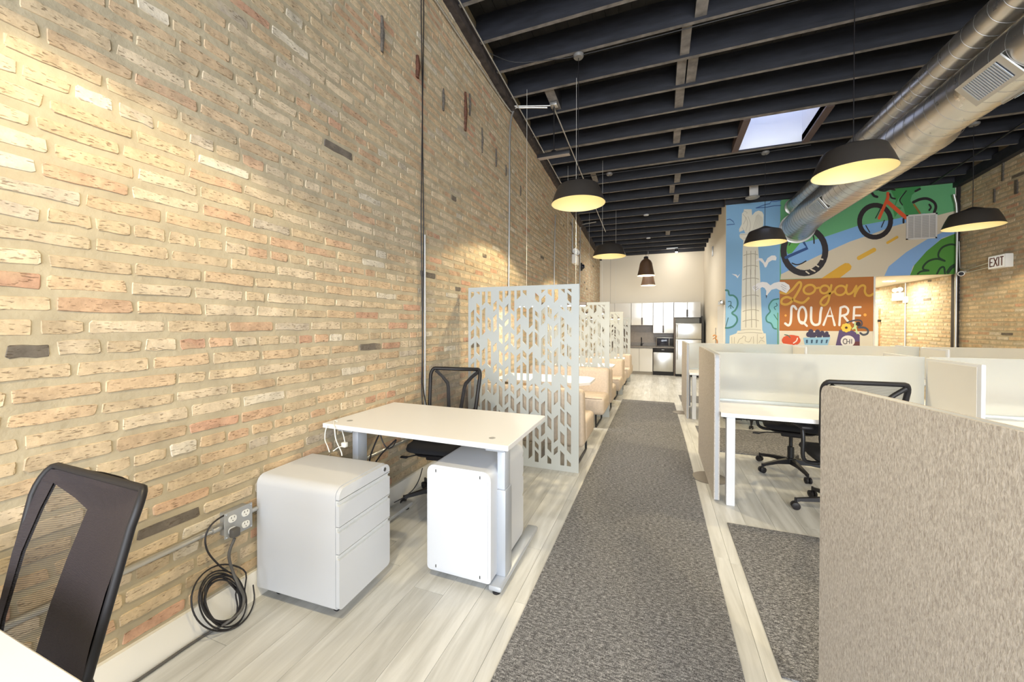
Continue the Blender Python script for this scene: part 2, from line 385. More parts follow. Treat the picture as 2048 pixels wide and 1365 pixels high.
# ---- brick walls
PAL = [((.56, .44, .295), 34), ((.60, .49, .35), 22), ((.56, .415, .27), 22), ((.545, .37, .245), 10), ((.52, .32, .22), 3), ((.49, .42, .33), 3), ((.62, .55, .44), 3), ((.17, .145, .12), .9)]
def pick(rng):
    t = rng.random()*sum(p[1] for p in PAL)
    for c, w_ in PAL:
        t -= w_
        if t <= 0: break
    k = rng.uniform(.9, 1.1); return tuple(v*k for v in c)
def brick_geo(rng, u0, u1, v0, v1, d, fn):
    n = []; r = min(.006, (v1-v0)*.2); J = lambda s=.0038: rng.uniform(-s, s)
    pts = [(u0+r, v0), ((u0*2+u1)/3, v0), ((u0+2*u1)/3, v0), (u1-r, v0), (u1, v0+r), (u1, v1-r), (u1-r, v1), ((u0+2*u1)/3, v1), ((u0*2+u1)/3, v1), (u0+r, v1), (u0, v1-r), (u0, v0+r)]
    pts = [(u+J(), v+J()) for u, v in pts]; cu, cv = (u0+u1)/2, (v0+v1)/2; k = len(pts)
    vs = [fn(u, v, -.002) for u, v in pts]+[fn(cu+(u-cu)*(1-.006/(u1-u0+.02)), cv+(v-cv)*.88, d+J(.0012)) for u, v in pts]
    fs = [(i, (i+1) % k, k+(i+1) % k, k+i) for i in range(k)]+[(k, k+1, k+2, k+9, k+10, k+11), (k+2, k+3, k+4, k+5, k+6, k+7), (k+2, k+7, k+8, k+9)]
    return vs, fs
def brick_wall(parent, fn, y0, y1, zlo, ztop, seed, single=300, skip=None, pitch=.0766, L=.236):
    rng = random.Random(seed); out = []; z = zlo; k = 0
    while z < 4.95:
        hdr = k % 6 == 3; y = y0-rng.random()*L
        if not hdr and k % 2: y -= L/2
        while y < y1:
            ln = (L/2 if hdr else L)*rng.uniform(.93, 1.06)
            if not hdr and rng.random() < .06: ln = L*.5
            a0, a1 = max(y+.007, y0), min(y+ln-.007, y1); y += ln
            if a1-a0 < .03: continue
            zz = z+rng.uniform(-.002, .002); h = rng.uniform(.044, .053)
            if zz+h > ztop(a0) or (skip and skip((a0+a1)/2, zz)): continue
            vs, fs = brick_geo(rng, a0, a1, zz, zz+h, rng.uniform(.0015, .0055), fn); c = pick(rng)
            ar = pxarea([fn(a0, zz, 0), fn(a1, zz, 0), fn(a1, zz+h, 0), fn(a0, zz+h, 0)])
            out.append((ar, vs, fs, c, (a0+a1)/2, zz))
        z += pitch; k += 1
    out.sort(key=lambda t: -t[0]); rest = MB(); cnt = 0
    for ar, vs, fs, c, yy, zz in out:
        cov = (zz < .62 and yy < 2.6) or (yy < .95 and zz < .9)
        if cnt < single and ar > 80 and not cov:
            m_ = MB(); m_.add(vs, fs, c); m_.build('brick', brick_m, parent, smooth=0); cnt += 1
        else: rest.add(vs, fs, c)
    o = rest.build('brick_courses', brick_m, parent, smooth=0, fix=False); o['kind'] = 'stuff'
YS = YB
wl = MB(); wl.add([(XL, YF, -.4), (XL, YS, -.4), (XL, YS, zc(YS)+.3), (XL, YF, zc(YF)+.3), (XL-.25, YF, -.4), (XL-.25, YS, -.4), (XL-.25, YS, zc(YS)+.3), (XL-.25, YF, zc(YF)+.3)],
   [(0, 1, 2, 3), (5, 4, 7, 6), (0, 4, 5, 1), (1, 5, 6, 2), (2, 6, 7, 3), (3, 7, 4, 0)])
wall_left = tag(wl.build('wall_left', mortar_m, smooth=0), kind='structure')
brick_wall(wall_left, lambda u, v, w_: (XL+w_, u, v), -1.2, YS-.02, .16, lambda y: zc(y)-.02, 11, skip=lambda y, z: z < zf(y)+.14)
wr = MB(); wr.add([(XR, YF, -.4), (XR, YS, -.4), (XR, YS, zc(YS)+.3), (XR, YF, zc(YF)+.3), (XR+.25, YF, -.4), (XR+.25, YS, -.4), (XR+.25, YS, zc(YS)+.3), (XR+.25, YF, zc(YF)+.3)],
   [(3, 2, 1, 0), (6, 7, 4, 5), (0, 4, 5, 1), (1, 5, 6, 2), (2, 6, 7, 3), (3, 7, 4, 0)])
wall_right = tag(wr.build('wall_right', mortar_m, smooth=0), kind='structure')
brick_wall(wall_right, lambda u, v, w_: (XR-w_, u, v), 2.5, YS-.02, -.2, lambda y: zc(y)-.02, 12, single=0, skip=lambda y, z: z < zf(y)+.03 or (y > YM and z > 2.36))
# dark iron anchors and patched joist pockets high on the brick wall
for (x, y0, y1, w_) in [(762, 33, 105, .035), (833, 112, 156, .05), (885, 178, 222, .03), (929, 185, 262, .045), (938, 188, 232, .03), (963, 256, 306, .025), (991, 298, 334, .025), (1011, 330, 352, .02), (1040, 372, 392, .02)]:
    a = at(x, y0, X=XL); b = at(x, y1, X=XL); m_ = MB()
    m_.tube([(XL+.008, a.y, a.z), (XL+.012, (a.y+b.y)/2+.004, (a.z+b.z)/2), (XL+.008, b.y, b.z)], w_/2, 7, rads=[w_*.3, w_*.5, w_*.35]); m_.build('wall_anchor', scar_m if w_ < .04 else rust_m, wall_left, smooth=30)
for (x, y0, y1, w_) in [(2007, 312, 362, .03), (2034, 360, 388, .05), (1990, 378, 405, .025)]:
    a = at(x, y0, X=XR); b = at(x, y1, X=XR); m_ = MB(); m_.box(XR-.02, XR, b.y-w_/2, b.y+w_/2, b.z, a.z); m_.build('wall_anchor', scar_m, wall_right)
# baseboard
bb = MB(); bb.add(*strip_mesh(XL, XL+.018, -2.2, YB, .145, 0)); baseboard = tag(bb.build('baseboard_left', trim_white), kind='structure')
# rear wall behind the kitchen, side wall, mural wall, corridor
def wallbox(name, m, x0, x1, y0, y1, z0, z1, kind='structure', parent=None):
    q = MB().box(x0, x1, y0, y1, z0, z1).build(name, m, parent, smooth=0)
    if not parent: q['kind'] = kind
    return q
wall_back = wallbox('wall_back', cream, XL, XW+.12, YB, YB+.15, -.4, 4.3)
a = at(1221, 560, Y=YB); MB().box(a.x-.004, a.x+.004, YB-.003, YB, -.2, 3.85).build('panel_joint', mat('dark_joint_line', (.35, .32, .27), .8), wall_back)  # darker line along the wall panel joint
wall_side = MB().add([(XW, YM+.12, -.4), (XW, YB, -.4), (XW, YB, zc(YB)+.25), (XW, YM+.12, zc(YM)+.25), (XW+.12, YM+.12, -.4), (XW+.12, YB, -.4), (XW+.12, YB, zc(YB)+.25), (XW+.12, YM+.12, zc(YM)+.25)],
   [(0, 1, 2, 3), (5, 4, 7, 6), (0, 4, 5, 1), (1, 5, 6, 2), (2, 6, 7, 3), (3, 7, 4, 0)]).build('wall_side', cream, smooth=0); wall_side['kind'] = 'structure'
wm = MB(); wm.box(XW, 4.10, YM, YM+.12, -.4, 2.40); wm.box(XW, XR-.05, YM, YM+.12, 2.40, zc(YM)+.2)
wall_mural = tag(wm.build('wall_mural', cream, smooth=0), kind='structure')
corr = MB(); corr.box(4.10, XR, YM+.12, YB, 2.40, 2.5); tag(corr.build('ceiling_corridor', trim_white, smooth=0), kind='structure')
corr = MB(); corr.box(4.0, 4.10, YM+.12, YB, -.4, 2.45); tag(corr.build('wall_corridor', cream, smooth=0), kind='structure')
corr = MB(); corr.box(4.1, XR, YB, YB+.15, -.4, 2.5); tag(corr.build('wall_corridor_end', cream, smooth=0), kind='structure')
MB().box(4.085, 4.115, YM-.012, YM, -.2, 2.40).build('corner_bead', trim_white, wall_mural)
# door_2 seen at the end of the corridor: white casing against the brick, stained leaf beside it
p = at(1749, 615, Y=12.55); q = at(1757, 615, Y=12.55); r_ = at(1764, 617, X=XR)
dr = MB().box(p.x, q.x, 12.55, 12.62, zf(12.5), p.z).build('door_2', trim_white, smooth=0); dr['kind'] = 'structure'
dl = MB().box(q.x, XR-.002, 12.47, 12.52, zf(12.5), r_.z).build('door_leaf', wood_door, dr)
h = at(1760, 642, Y=12.46); MB().rbox(h.x-.05, h.x+.05, 12.43, 12.47, h.z-.03, h.z+.03, .008).build('lock', black_met, dr)
# door_1 in the side wall
a = at(1437, 604, X=XW); b = at(1450, 606, X=XW)
d1 = MB().box(XW-.02, XW, b.y-.0, a.y, zf(10), 1.88).build('door_1', trim_white, smooth=0); d1['kind'] = 'structure'
MB().rbox(XW-.09, XW-.02, b.y+.06, b.y+.36, 1.90, 1.99, .01).build('door_closer', chrome, d1)
MB().tube([(XW-.07, a.y-.1, .95), (XW-.07, a.y-.1, 1.35)], .012, 8).build('door_handle', chrome, d1)
v = at(1426, 503, X=XW); MB().rbox(XW-.02, XW, v.y-.08, v.y+.08, v.z-.13, v.z+.13, .004).build('wall_vent', grey_metal, wall_side)
# front wall: sill and piers round the street window, behind the camera
fw = MB(); fw.box(XL, XR, YF-.1, YF, -.2, .35); fw.box(XL, XR, YF-.1, YF, 4.1, 5.5)
for x in (XL+.05, .6, 3.0, XR-.05): fw.box(x-.05, x+.05, YF-.1, YF, .35, 4.1)
tag(fw.build('wall_front', trim_white, smooth=0), kind='structure')

# ---- ceiling: deck boards over joists
SX0, SX1, SY0, SY1 = 1.26, 2.15, 6.40, 7.34
DK = .30
def slab_sl(mb_, x0, x1, y0, y1, off0, off1):
    mb_.add([(x, y, zc(y)+o_) for x in (x0, x1) for y in (y0, y1) for o_ in (off0, off1)], [(0, 1, 3, 2), (4, 6, 7, 5), (0, 4, 5, 1), (2, 3, 7, 6), (0, 2, 6, 4), (1, 5, 7, 3)]); return mb_
cl = MB()
slab_sl(cl, XL-.2, SX0-.03, YF, YB+.2, DK+.02, DK+.14); slab_sl(cl, SX1+.03, XR+.2, YF, YB+.2, DK+.02, DK+.14); slab_sl(cl, SX0-.03, SX1+.03, YF, SY0-.03, DK+.02, DK+.14); slab_sl(cl, SX0-.03, SX1+.03, SY1+.03, YB+.2, DK+.02, DK+.14)
ceiling = tag(cl.build('ceiling', deck_m, smooth=0), kind='structure')
x = XL; bw = .14
while x < XR:
    x1 = min(x+bw, XR)
    if x1 > SX0 and x < SX1:
        segs = [(-2, SY0-.03), (SY1+.03, YB)]
    else: segs = [(-2, YB)]
    for s0, s1 in segs: slab_sl(MB(), x+.003, x1-.003, s0, s1, DK, DK+.018).build('deck_board', deck_m, ceiling, smooth=0)
    x = x1
JY = [-.6, -.1, .4, .9, 1.43, 1.93, 2.42, 2.92, 3.41, 3.90, 4.38, 4.87, 5.385, 5.87, 6.355, 6.845, 7.38, 7.90, 8.39, 8.90, 9.46, 9.97, 10.46, 10.93, 11.44, 11.96, 12.46, 12.95, 13.45, 13.93]
underlit = mat('painted_underlight_timber', (.17, .157, .148), .8, var=.35, scale=10)  # paler underside colour: light from below painted into the timber
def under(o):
    o.data.materials.append(underlit)
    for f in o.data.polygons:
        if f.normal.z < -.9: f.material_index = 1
def joist(y, x0, x1, tw=.045):
    m_ = MB(); z = zc(y); sag = .006
    xs = [x0+(x1-x0)*i/6 for i in range(7)]
    vs = []; fs = []
    for i, xx in enumerate(xs):
        j = R.uniform(-.003, .003)
        vs += [(xx, y-tw/2, z+j), (xx, y+tw/2, z+j), (xx, y+tw/2, z+DK-.002), (xx, y-tw/2, z+DK-.002)]
    for i in range(6):
        a = i*4; b = a+4; fs += [(a, a+1, b+1, b), (a+1, a+2, b+2, b+1), (a+2, a+3, b+3, b+2), (a+3, a, b, b+3)]
    fs += [(0, 3, 2, 1), (24, 25, 26, 27)]
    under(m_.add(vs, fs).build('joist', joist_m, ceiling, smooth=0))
for y in JY:
    if y > YM: joist(y, XL+.03, XW) ; continue
    if abs(y-6.845) < .01: joist(y, XL+.03, SX0-.05); joist(y, SX1+.05, XR-.02)
    elif y in (6.355, 7.38): joist(y, XL+.03, XR-.02, .075)
    else: joist(y, XL+.03, XR-.02)
# blocking between joists
for (u0, u1, yb, j0, j1) in [(1391, 1415, 25, 3.90, 4.38), (1364, 1384, 60, 4.38, 4.87), (1355, 1374, 122, 4.87, 5.385), (1377, 1397, 122, 4.87, 5.385), (1352, 1370, 178, 5.385, 5.87), (1348, 1362, 265, 6.355, 6.845), (1358, 1371, 298, 6.845, 7.38), (1350, 1362, 350, 7.90, 8.39), (1340, 1350, 374, 8.39, 8.90), (1348, 1358, 394, 8.90, 9.46), (1332, 1341, 458, 11.44, 11.96), (1090, 1110, 190, 4.87, 5.385), (1181, 1192, 352, 7.38, 7.9)]:
    ya = (j0+j1)/2; a = onceil(u0, yb); b = onceil(u1, yb); off = .03
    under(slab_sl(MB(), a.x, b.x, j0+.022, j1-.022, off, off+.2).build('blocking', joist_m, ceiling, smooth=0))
# ledgers and edge timbers
slab_sl(MB(), XL, XL+.075, -2, YB, -.09, .05).build('ledger', mat('rough_black_ledger', (.045, .035, .032), .75, var=.5, scale=14, bump=.5, bscale=40), ceiling, smooth=0)
slab_sl(MB(), XR-.10, XR, -2, YM, -.12, .05).build('ledger', joist_m, ceiling, smooth=0)
slab_sl(MB(), XW-.02, XR, YM-.05, YM, -.03, .1).build('ledger', joist_m, ceiling, smooth=0)
# skylight well
sk = MB(); wt = .06
for (x0, x1, y0, y1) in ((SX0-wt, SX0, SY0-wt, SY1+wt), (SX1, SX1+wt, SY0-wt, SY1+wt), (SX0, SX1, SY0-wt, SY0), (SX0, SX1, SY1, SY1+wt)):
    sk.add([(x, y, zz) for x in (x0, x1) for y in (y0, y1) for zz in (zc(y)+.02, 5.75)], [(0, 1, 3, 2), (4, 6, 7, 5), (0, 4, 5, 1), (2, 3, 7, 6), (0, 2, 6, 4), (1, 5, 7, 3)])
skyl = tag(sk.build('window_1', mat('white_skylight_well', (.84, .86, .90), .6), smooth=0), kind='structure')
for (x0, x1, y0, y1) in ((SX0-wt-.035, SX0+.0, SY0, SY1), (SX1, SX1+wt+.035, SY0, SY1)): slab_sl(MB(), x0, x1, y0, y1, -.01, .12).build('skylight_trim', mat('brown_skylight_trim', (.09, .06, .055), .6), skyl, smooth=0)
MB().box(SX0, SX1, SY0, SY1, 5.72, 5.74).build('pane', frost_m, skyl, smooth=0)
light('skylight_daylight', 'AREA', ((SX0+SX1)/2, (SY0+SY1)/2, 5.68), 5, (.50, .58, 1.0), .8, .85)

# ---- the mural (flat paint, layer on layer, on the wall that carries it)
class Mural:
    def __init__(s, name): s.mb = MB(); s.name = name; s.k = 0; s.n = 0
    def pt(s, x, y):
        return at(x, y, Y=YM-.0015-.0012*s.k-.0002*s.n)-mural.location
    def poly(s, pts, col, conv=None, lay=None):
        if lay is not None: s.k = lay
        s.n += 1
        pts = [conv(*p) for p in pts] if conv else pts
        bm = bmesh.new(); vs = [bm.verts.new(s.pt(*p)) for p in pts]
        try: f = bm.faces.new(vs)
        except Exception: bm.free(); return s
        f.normal_update(); bmesh.ops.triangulate(bm, faces=[f]); bm.verts.index_update()
        s.mb.add([v.co.copy() for v in bm.verts], [[v.index for v in f.verts] for f in bm.faces], hx(col)); bm.free(); return s
    def stroke(s, pts, w_, col, conv=None, lay=None, closed=False, smooth=True):
        if lay is not None: s.k = lay
        s.n += 1
        P = [Vector((*p, 0)) for p in pts]
        if closed: P = P+[P[0]]
        if smooth and len(P) > 2: P = smooth_pts(P, 5)
        L = []; Rr = []; n = len(P)
        for i in range(n):
            d = P[min(i+1, n-1)]-P[max(i-1, 0)]
            if closed and i in (0, n-1): d = P[1]-P[n-2]
            d.normalize(); nn = Vector((-d.y, d.x, 0))*w_/2; L.append(P[i]+nn); Rr.append(P[i]-nn)
        if not closed:
            def capp(c, a):
                return [c+Vector((math.cos(a+PI*j/5), math.sin(a+PI*j/5), 0))*w_/2 for j in range(1, 5)]
            d = (P[-1]-P[-2]); c1 = capp(P[-1], math.atan2(d.y, d.x)-PI/2); d = (P[0]-P[1]); c0 = capp(P[0], math.atan2(d.y, d.x)-PI/2)
            for cc, a_, b_ in ((c1, Rr[-1], L[-1]), (c0, L[0], Rr[0])):
                ring = [a_]+cc+[b_]; q = [s.pt(*(conv(v.x, v.y) if conv else (v.x, v.y))) for v in ring]
                s.mb.add(q, [tuple(range(len(q)))], hx(col))
        q = [s.pt(*(conv(v.x, v.y) if conv else (v.x, v.y))) for v in L+Rr]
        s.mb.add(q, [(i, i+1, n+i+1, n+i) for i in range(n-1)], [hx(col)][0]); return s
    def ell(s, cx, cy, rx, ry, col, conv=None, lay=None, n=20):
        return s.poly([(cx+rx*math.cos(2*PI*i/n), cy+ry*math.sin(2*PI*i/n)) for i in range(n)], col, conv, lay)
    def ring(s, cx, cy, rx, ry, w_, col, conv=None, lay=None, n=28, rot=0):
        c_, s_ = math.cos(rot), math.sin(rot)
        return s.stroke([(cx+rx*math.cos(2*PI*i/n)*c_-ry*math.sin(2*PI*i/n)*s_, cy+rx*math.cos(2*PI*i/n)*s_+ry*math.sin(2*PI*i/n)*c_) for i in range(n)], w_, col, conv, lay, closed=True, smooth=False)
    def done(s, parent):
        V = s.mb.v; F = []; Cc = []
        for f, c in zip(s.mb.f, s.mb.c):            # face the room, fan-split, drop slivers
            for i in range(1, len(f)-1):
                a, b, d = (Vector(V[f[0]]), Vector(V[f[i]]), Vector(V[f[i+1]])); n = (b-a).cross(d-a)
                if n.length < 1e-9: continue
                F.append((f[0], f[i], f[i+1]) if n.y < 0 else (f[0], f[i+1], f[i])); Cc.append(c)
        s.mb.f, s.mb.c = F, Cc
        return s.mb.build(s.name, mural_m, parent, smooth=0, fix=False)
cA = lambda x, y: (1440+x/8.53, 390+y/8.53)
cB = lambda x, y: (1440+x/8.53, 540+y/8.53)
cC = lambda x, y: (1600+x/8.533, 540+y/8.533)
cD = lambda x, y: (1700+x/6.204, 340+y/6.204)
cE = lambda x, y: (1540+x/7.583, 380+y/7.583)
cF = lambda x, y: (1400+x/3.592, 340+y/3.592)
mural = empty('mural', (3.4, YM, 1.2)); tag(mural, 'hand-painted mural with eagle column, cyclist on green hill and orange lettering panel', 'mural')
m = Mural('painted_background')
def wrect(x0, x1, z0, z1, col, k):
    y = YM-.0015-.0012*k; m.mb.add([Vector(q_)-mural.location for q_ in ((x0, y, z0), (x1, y, z0), (x1, y, z1), (x0, y, z1))], [(0, 1, 2, 3)], hx(col))
wrect(XW+.003, 2.487, -.12, 4.13, '7FADD3', 0); wrect(2.487, XR-.06, 2.402, 4.13, '63A873', 0)
wrect(2.487, 4.098, 1.295, 2.402, 'B06A2A', 0); wrect(2.487, 4.098, -.12, 1.295, 'DDD5C4', 0)
line_gb = [(1561, 514), (1600, 487), (1637, 478), (1659, 471), (1714, 452.5), (1797, 437), (1815, 431), (1850, 427)]
line_br = [(1850, 437), (1811, 446), (1781, 454.5), (1740, 470), (1700, 483.5), (1656, 503), (1636, 512), (1600, 530), (1562, 549)]
m.poly(line_gb+line_br, '7BA9DA', lay=1)
m.poly([(1562, 549)][::-1]+line_br[::-1][1:]+[(1878, 430), (1914, 421), (1915, 548.5), (1561, 559)], 'CFC3AC', lay=1)
m.poly([(425, 1318), (480, 1200), (700, 1020), (960, 860), (1160, 770), (1334, 690), (1334, 780), (1140, 850), (1080, 900), (780, 1200), (745, 1308)], '7FA6D6', cD, 2)
m.poly([(745, 1308), (800, 1180), (950, 1010), (1130, 862), (1334, 780), (1334, 1294)], '4C8A33', cD, 2)
m.stroke([(110, 1095), (300, 992)], 52, 'D9AA3C', cD, 2); m.stroke([(465, 905), (585, 835)], 32, 'D9AA3C', cD, 2)
m.poly([(778, 1345), (1070, 1150), (1140, 1110), (1200, 1115), (1238, 1160), (1225, 1210), (1060, 1335)], 'D9A52E', cE, 2)
m.done(mural)
m = Mural('painted_bush')
DG = '1F3A22'
for pts, w_ in [([(1334, 940), (1250, 925), (1150, 960), (1100, 1030), (1105, 1090), (1175, 1130)], 24), ([(1175, 1130), (1080, 1105), (980, 1130), (915, 1190), (910, 1235), (975, 1250)], 24), ([(975, 1250), (880, 1262), (840, 1292)], 22), ([(1080, 1288), (1120, 1220), (1165, 1210), (1178, 1285)], 24), ([(1325, 1175), (1260, 1210), (1215, 1270)], 44)]: m.stroke(pts, w_, DG, cD, 3)
m.done(mural); m = Mural('painted_tree')
m.poly([(98, 350), (140, 360), (160, 430), (230, 440), (290, 500), (300, 600), (260, 690), (205, 740), (280, 800), (290, 880), (230, 960), (98, 990)], '8EBFE0', cB, 1)
m.stroke([(98, 348), (140, 360), (160, 430), (230, 440), (290, 500), (300, 600), (260, 690), (205, 740), (280, 800), (290, 880), (230, 960), (150, 990), (98, 992)], 30, '3F8078', cB, 2)
for pts in [[(140, 540), (185, 545), (185, 600)], [(145, 635), (180, 605), (230, 650)], [(180, 610), (185, 660)]]: m.stroke(pts, 14, '36686F', cB, 3)
m.stroke([(98, 970), (140, 820)], 14, '36686F', cB, 3)
m.done(mural); m = Mural('painted_tree')
m.poly([(1003, 495), (900, 520), (840, 600), (835, 660), (855, 715), (790, 800), (800, 880), (870, 915), (910, 990), (1003, 1010)], '7FC0C9', cB, 1)
m.stroke([(1000, 495), (900, 520), (840, 600), (835, 660), (855, 715), (790, 800), (800, 880), (870, 915), (910, 990), (960, 1010)], 24, '3F8078', cB, 2)
m.stroke([(985, 740), (990, 1290)], 20, '5E9A6E', cB, 3); m.stroke([(985, 860), (920, 765)], 14, '3F8078', cB, 3); m.stroke([(960, 570), (975, 610), (925, 640), (945, 680)], 14, '36686F', cB, 3)
m.done(mural); m = Mural('painted_cloud')
m.stroke([(120, 425), (170, 415), (220, 450), (250, 500), (120, 512)], 15, '40639A', cA, 2, smooth=False)
m.done(mural); m = Mural('painted_cloud')
for pts in [[(615, 225), (760, 170), (850, 150), (870, 110), (950, 112), (1000, 100), (1040, 96)], [(615, 225), (800, 210), (930, 185), (1040, 180)]]: m.stroke(pts, 15, '40639A', cA, 2, smooth=False)
m.done(mural)
m = Mural('painted_column')
CW = 'DEDACB'; LN = 'ABA493'
m.poly([(400, 760), (640, 760), (655, 960), (685, 1365), (380, 1365), (385, 960)], CW, cA, 3)
m.poly([(378, 0), (680, 0), (722, 1040), (355, 1040)], CW, cB, 3)
m.poly([(300, 1040), (730, 1040), (745, 1085), (780, 1085), (795, 1310), (160, 1310), (165, 1125), (280, 1085)], CW, cB, 3)
m.poly([(330, 690), (350, 660), (600, 645), (800, 640), (770, 700), (660, 780), (400, 780), (340, 730)], CW, cA, 3)
m.poly([(410, 245), (540, 245), (548, 350), (600, 290), (660, 268), (720, 290), (745, 340), (740, 500), (720, 600), (620, 645), (430, 650), (410, 600), (330, 635), (325, 590), (370, 500), (375, 320), (400, 290)], CW, cA, 3)
for i in range(7): m.stroke([(620+i*16, 330+abs(i-2)*12), (600+i*20, 450), (560+i*26, 600)], 5, LN, cA, 4)
for pts in [[(400, 270), (460, 300), (455, 320)], [(390, 330), (440, 400), (400, 500)], [(440, 380), (470, 480), (440, 620)], [(480, 370), (520, 500), (500, 620)], [(380, 560), (400, 600)], [(350, 680), (790, 655)], [(400, 740), (700, 720)]]: m.stroke(pts, 6, LN, cA, 4)
for xa, xb in ((455, 440), (527, 540), (603, 620)):
    m.stroke([(xa, 960), (xa, 1365)], 12, LN, cA, 4, smooth=False); m.stroke([(xa-5, 0), (xb, 980)], 12, LN, cB, 4, smooth=False)
for y in (1010, 1210): m.stroke([(405, y+25), (470, y+5), (570, y-5), (640, y+12)], 12, LN, cA, 4)
for y in (150, 440, 690, 860): m.stroke([(390, y+22), (460, y), (580, y-10), (660, y+10)], 12, LN, cB, 4)
for pts in [[(360, 1030), (520, 1015), (700, 1030)], [(300, 1085), (520, 1070), (720, 1080)], [(200, 1150), (205, 1300)], [(245, 1150), (240, 1300)], [(570, 1140), (575, 1300)], [(640, 1100), (635, 1300)], [(300, 1260), (330, 1190), (380, 1160), (400, 1130), (440, 1150), (430, 1210), (500, 1230), (540, 1150)], [(280, 1270), (380, 1260), (460, 1290)], [(660, 1250), (700, 1200), (760, 1230)], [(680, 1150), (720, 1170), (750, 1140)]]: m.stroke(pts, 7, LN, cB, 4)
m.done(mural)
m = Mural('painted_bird')
BW = 'E9E6E4'
m.poly([(600, 1130), (660, 1080), (720, 1085), (770, 1160), (810, 1080), (880, 1035), (940, 1035), (965, 1070), (955, 1120), (890, 1115), (830, 1150), (790, 1235), (765, 1240), (735, 1170), (680, 1120)], BW, cA, 6)
m.done(mural); m = Mural('painted_bird')
m.poly([(550, 290), (640, 230), (720, 205), (800, 215), (860, 265), (920, 225), (1000, 205), (1100, 210), (1180, 260), (1195, 320), (1130, 400), (1060, 370), (960, 320), (880, 340), (820, 410), (805, 440), (785, 430), (790, 360), (760, 310), (720, 295), (660, 330), (600, 380), (555, 330)], BW, cB, 6)
m.poly([(780, 430), (805, 438), (790, 492)], '44424C', cB, 7)
for pts in [[(565, 300), (600, 290)], [(580, 320), (640, 290)], [(600, 350), (660, 310)], [(1050, 250), (1130, 290)], [(1040, 280), (1130, 330)], [(1060, 320), (1110, 360)]]: m.stroke(pts, 7, '9A979C', cB, 7)
m.done(mural); m = Mural('painted_bird')
m.poly([(200, 70), (280, 80), (300, 110), (350, 60), (320, 110), (300, 145), (270, 110)], BW, cB, 6)
m.done(mural)
m = Mural('painted_bicycle')
BK = '231A1D'
m.poly([(250, 830), (330, 770), (470, 790), (330, 960), (265, 975)], '55A04A', cE, 3)
m.ring(522, 925, 318, 340, 92, BK, cE, 4)
for a_, b_ in [((745, 1045), (800, 1055)), ((680, 1130), (735, 1165)), ((620, 1205), (680, 1235)), ((548, 1240), (590, 1270))]: m.stroke([a_, b_], 22, 'D5C8B0', cE, 5)
m.stroke([(490, 760), (565, 885), (240, 1028)], 44, '24497F', cE, 5, smooth=False)
for pts, w_ in [([(335, 1112), (400, 1135), (470, 1122), (545, 1080)], 18), ([(640, 655), (665, 730), (668, 810)], 20), ([(328, 775), (290, 840)], 14)]: m.stroke(pts, w_, BK, cE, 5)
m.done(mural); m = Mural('painted_bicycle')
m.ring(312, 637, 192, 200, 60, BK, cD, 4, rot=.35)
m.stroke([(785, 402), (870, 365), (960, 358), (1040, 400), (1066, 460), (1045, 530)], 34, BK, cD, 4)
m.poly([(640, 190), (890, 170), (870, 230), (770, 310), (750, 380), (800, 470), (880, 560), (690, 560), (660, 450), (610, 380), (690, 260), (620, 230)], '3D8A4C', cD, 5)
m.poly([(510, 260), (640, 205), (690, 260), (600, 360), (560, 450), (640, 470), (555, 590), (535, 500), (570, 380)], '3E8F4A', cD, 4)
m.stroke([(362, 600), (470, 345), (470, 290)], 38, 'D9562A', cD, 6, smooth=False); m.stroke([(470, 400), (690, 590)], 50, 'D9562A', cD, 6)
m.stroke([(795, 430), (870, 540)], 24, '8C6A2E', cD, 6)
for pts, w_ in [([(370, 252), (430, 260), (490, 240), (555, 248)], 22), ([(275, 290), (300, 322), (338, 335)], 30), ([(495, 300), (515, 345), (560, 358)], 20), ([(650, 215), (720, 190), (870, 175)], 10), ([(715, 168), (715, 195)], 9), ([(700, 260), (620, 370), (650, 435)], 13), ([(812, 265), (868, 236)], 26), ([(385, 470), (318, 600)], 10), ([(197, 692), (245, 775)], 12), ([(428, 625), (390, 713)], 10), ([(665, 610), (665, 655)], 24), ([(530, 600), (530, 610)], 14), ([(985, 430), (1005, 465), (985, 500)], 22)]: m.stroke(pts, w_, BK, cD, 7)
m.done(mural)
m = Mural('painted_letter')
YL = 'D8A63C'; WH = 'E8E3DF'
def el(cx, cy, rx, ry, a0=0, a1=360, n=16): return [(cx+rx*math.cos(math.radians(a0+(a1-a0)*i/n)), cy+ry*math.sin(math.radians(a0+(a1-a0)*i/n))) for i in range(n+1)]
m.stroke([(577, 882), (620, 888), (662, 862), (705, 812), (724, 812), (722, 842), (690, 900), (655, 950), (618, 968), (586, 958), (592, 928), (632, 915), (690, 945), (740, 955), (780, 922)], 17, YL, cF, 4)
m.done(mural); m = Mural('painted_letter')
m.ring(160, 335, 100, 76, 38, YL, cC, 4, rot=-.3); m.stroke([(215, 265), (270, 310), (330, 305)], 34, YL, cC, 4)
m.done(mural); m = Mural('painted_letter')
m.ring(420, 335, 78, 66, 36, YL, cC, 4, rot=-.3); m.stroke([(535, 262), (510, 400), (480, 540), (420, 605), (362, 590), (352, 545), (400, 480), (480, 430), (575, 370)], 38, YL, cC, 5)
m.done(mural); m = Mural('painted_letter')
m.ring(690, 352, 95, 78, 36, YL, cC, 4, rot=-.35); m.stroke([(800, 262), (785, 340), (805, 405), (850, 412), (905, 372), (960, 280)], 38, YL, cC, 5)
m.done(mural); m = Mural('painted_letter')
m.stroke([(962, 275), (945, 370), (932, 450)], 38, YL, cC, 4); m.stroke([(938, 420), (1000, 310), (1065, 265), (1112, 290), (1106, 370), (1140, 432), (1200, 440), (1262, 402)], 38, YL, cC, 5)
m.done(mural); m = Mural('painted_letter')
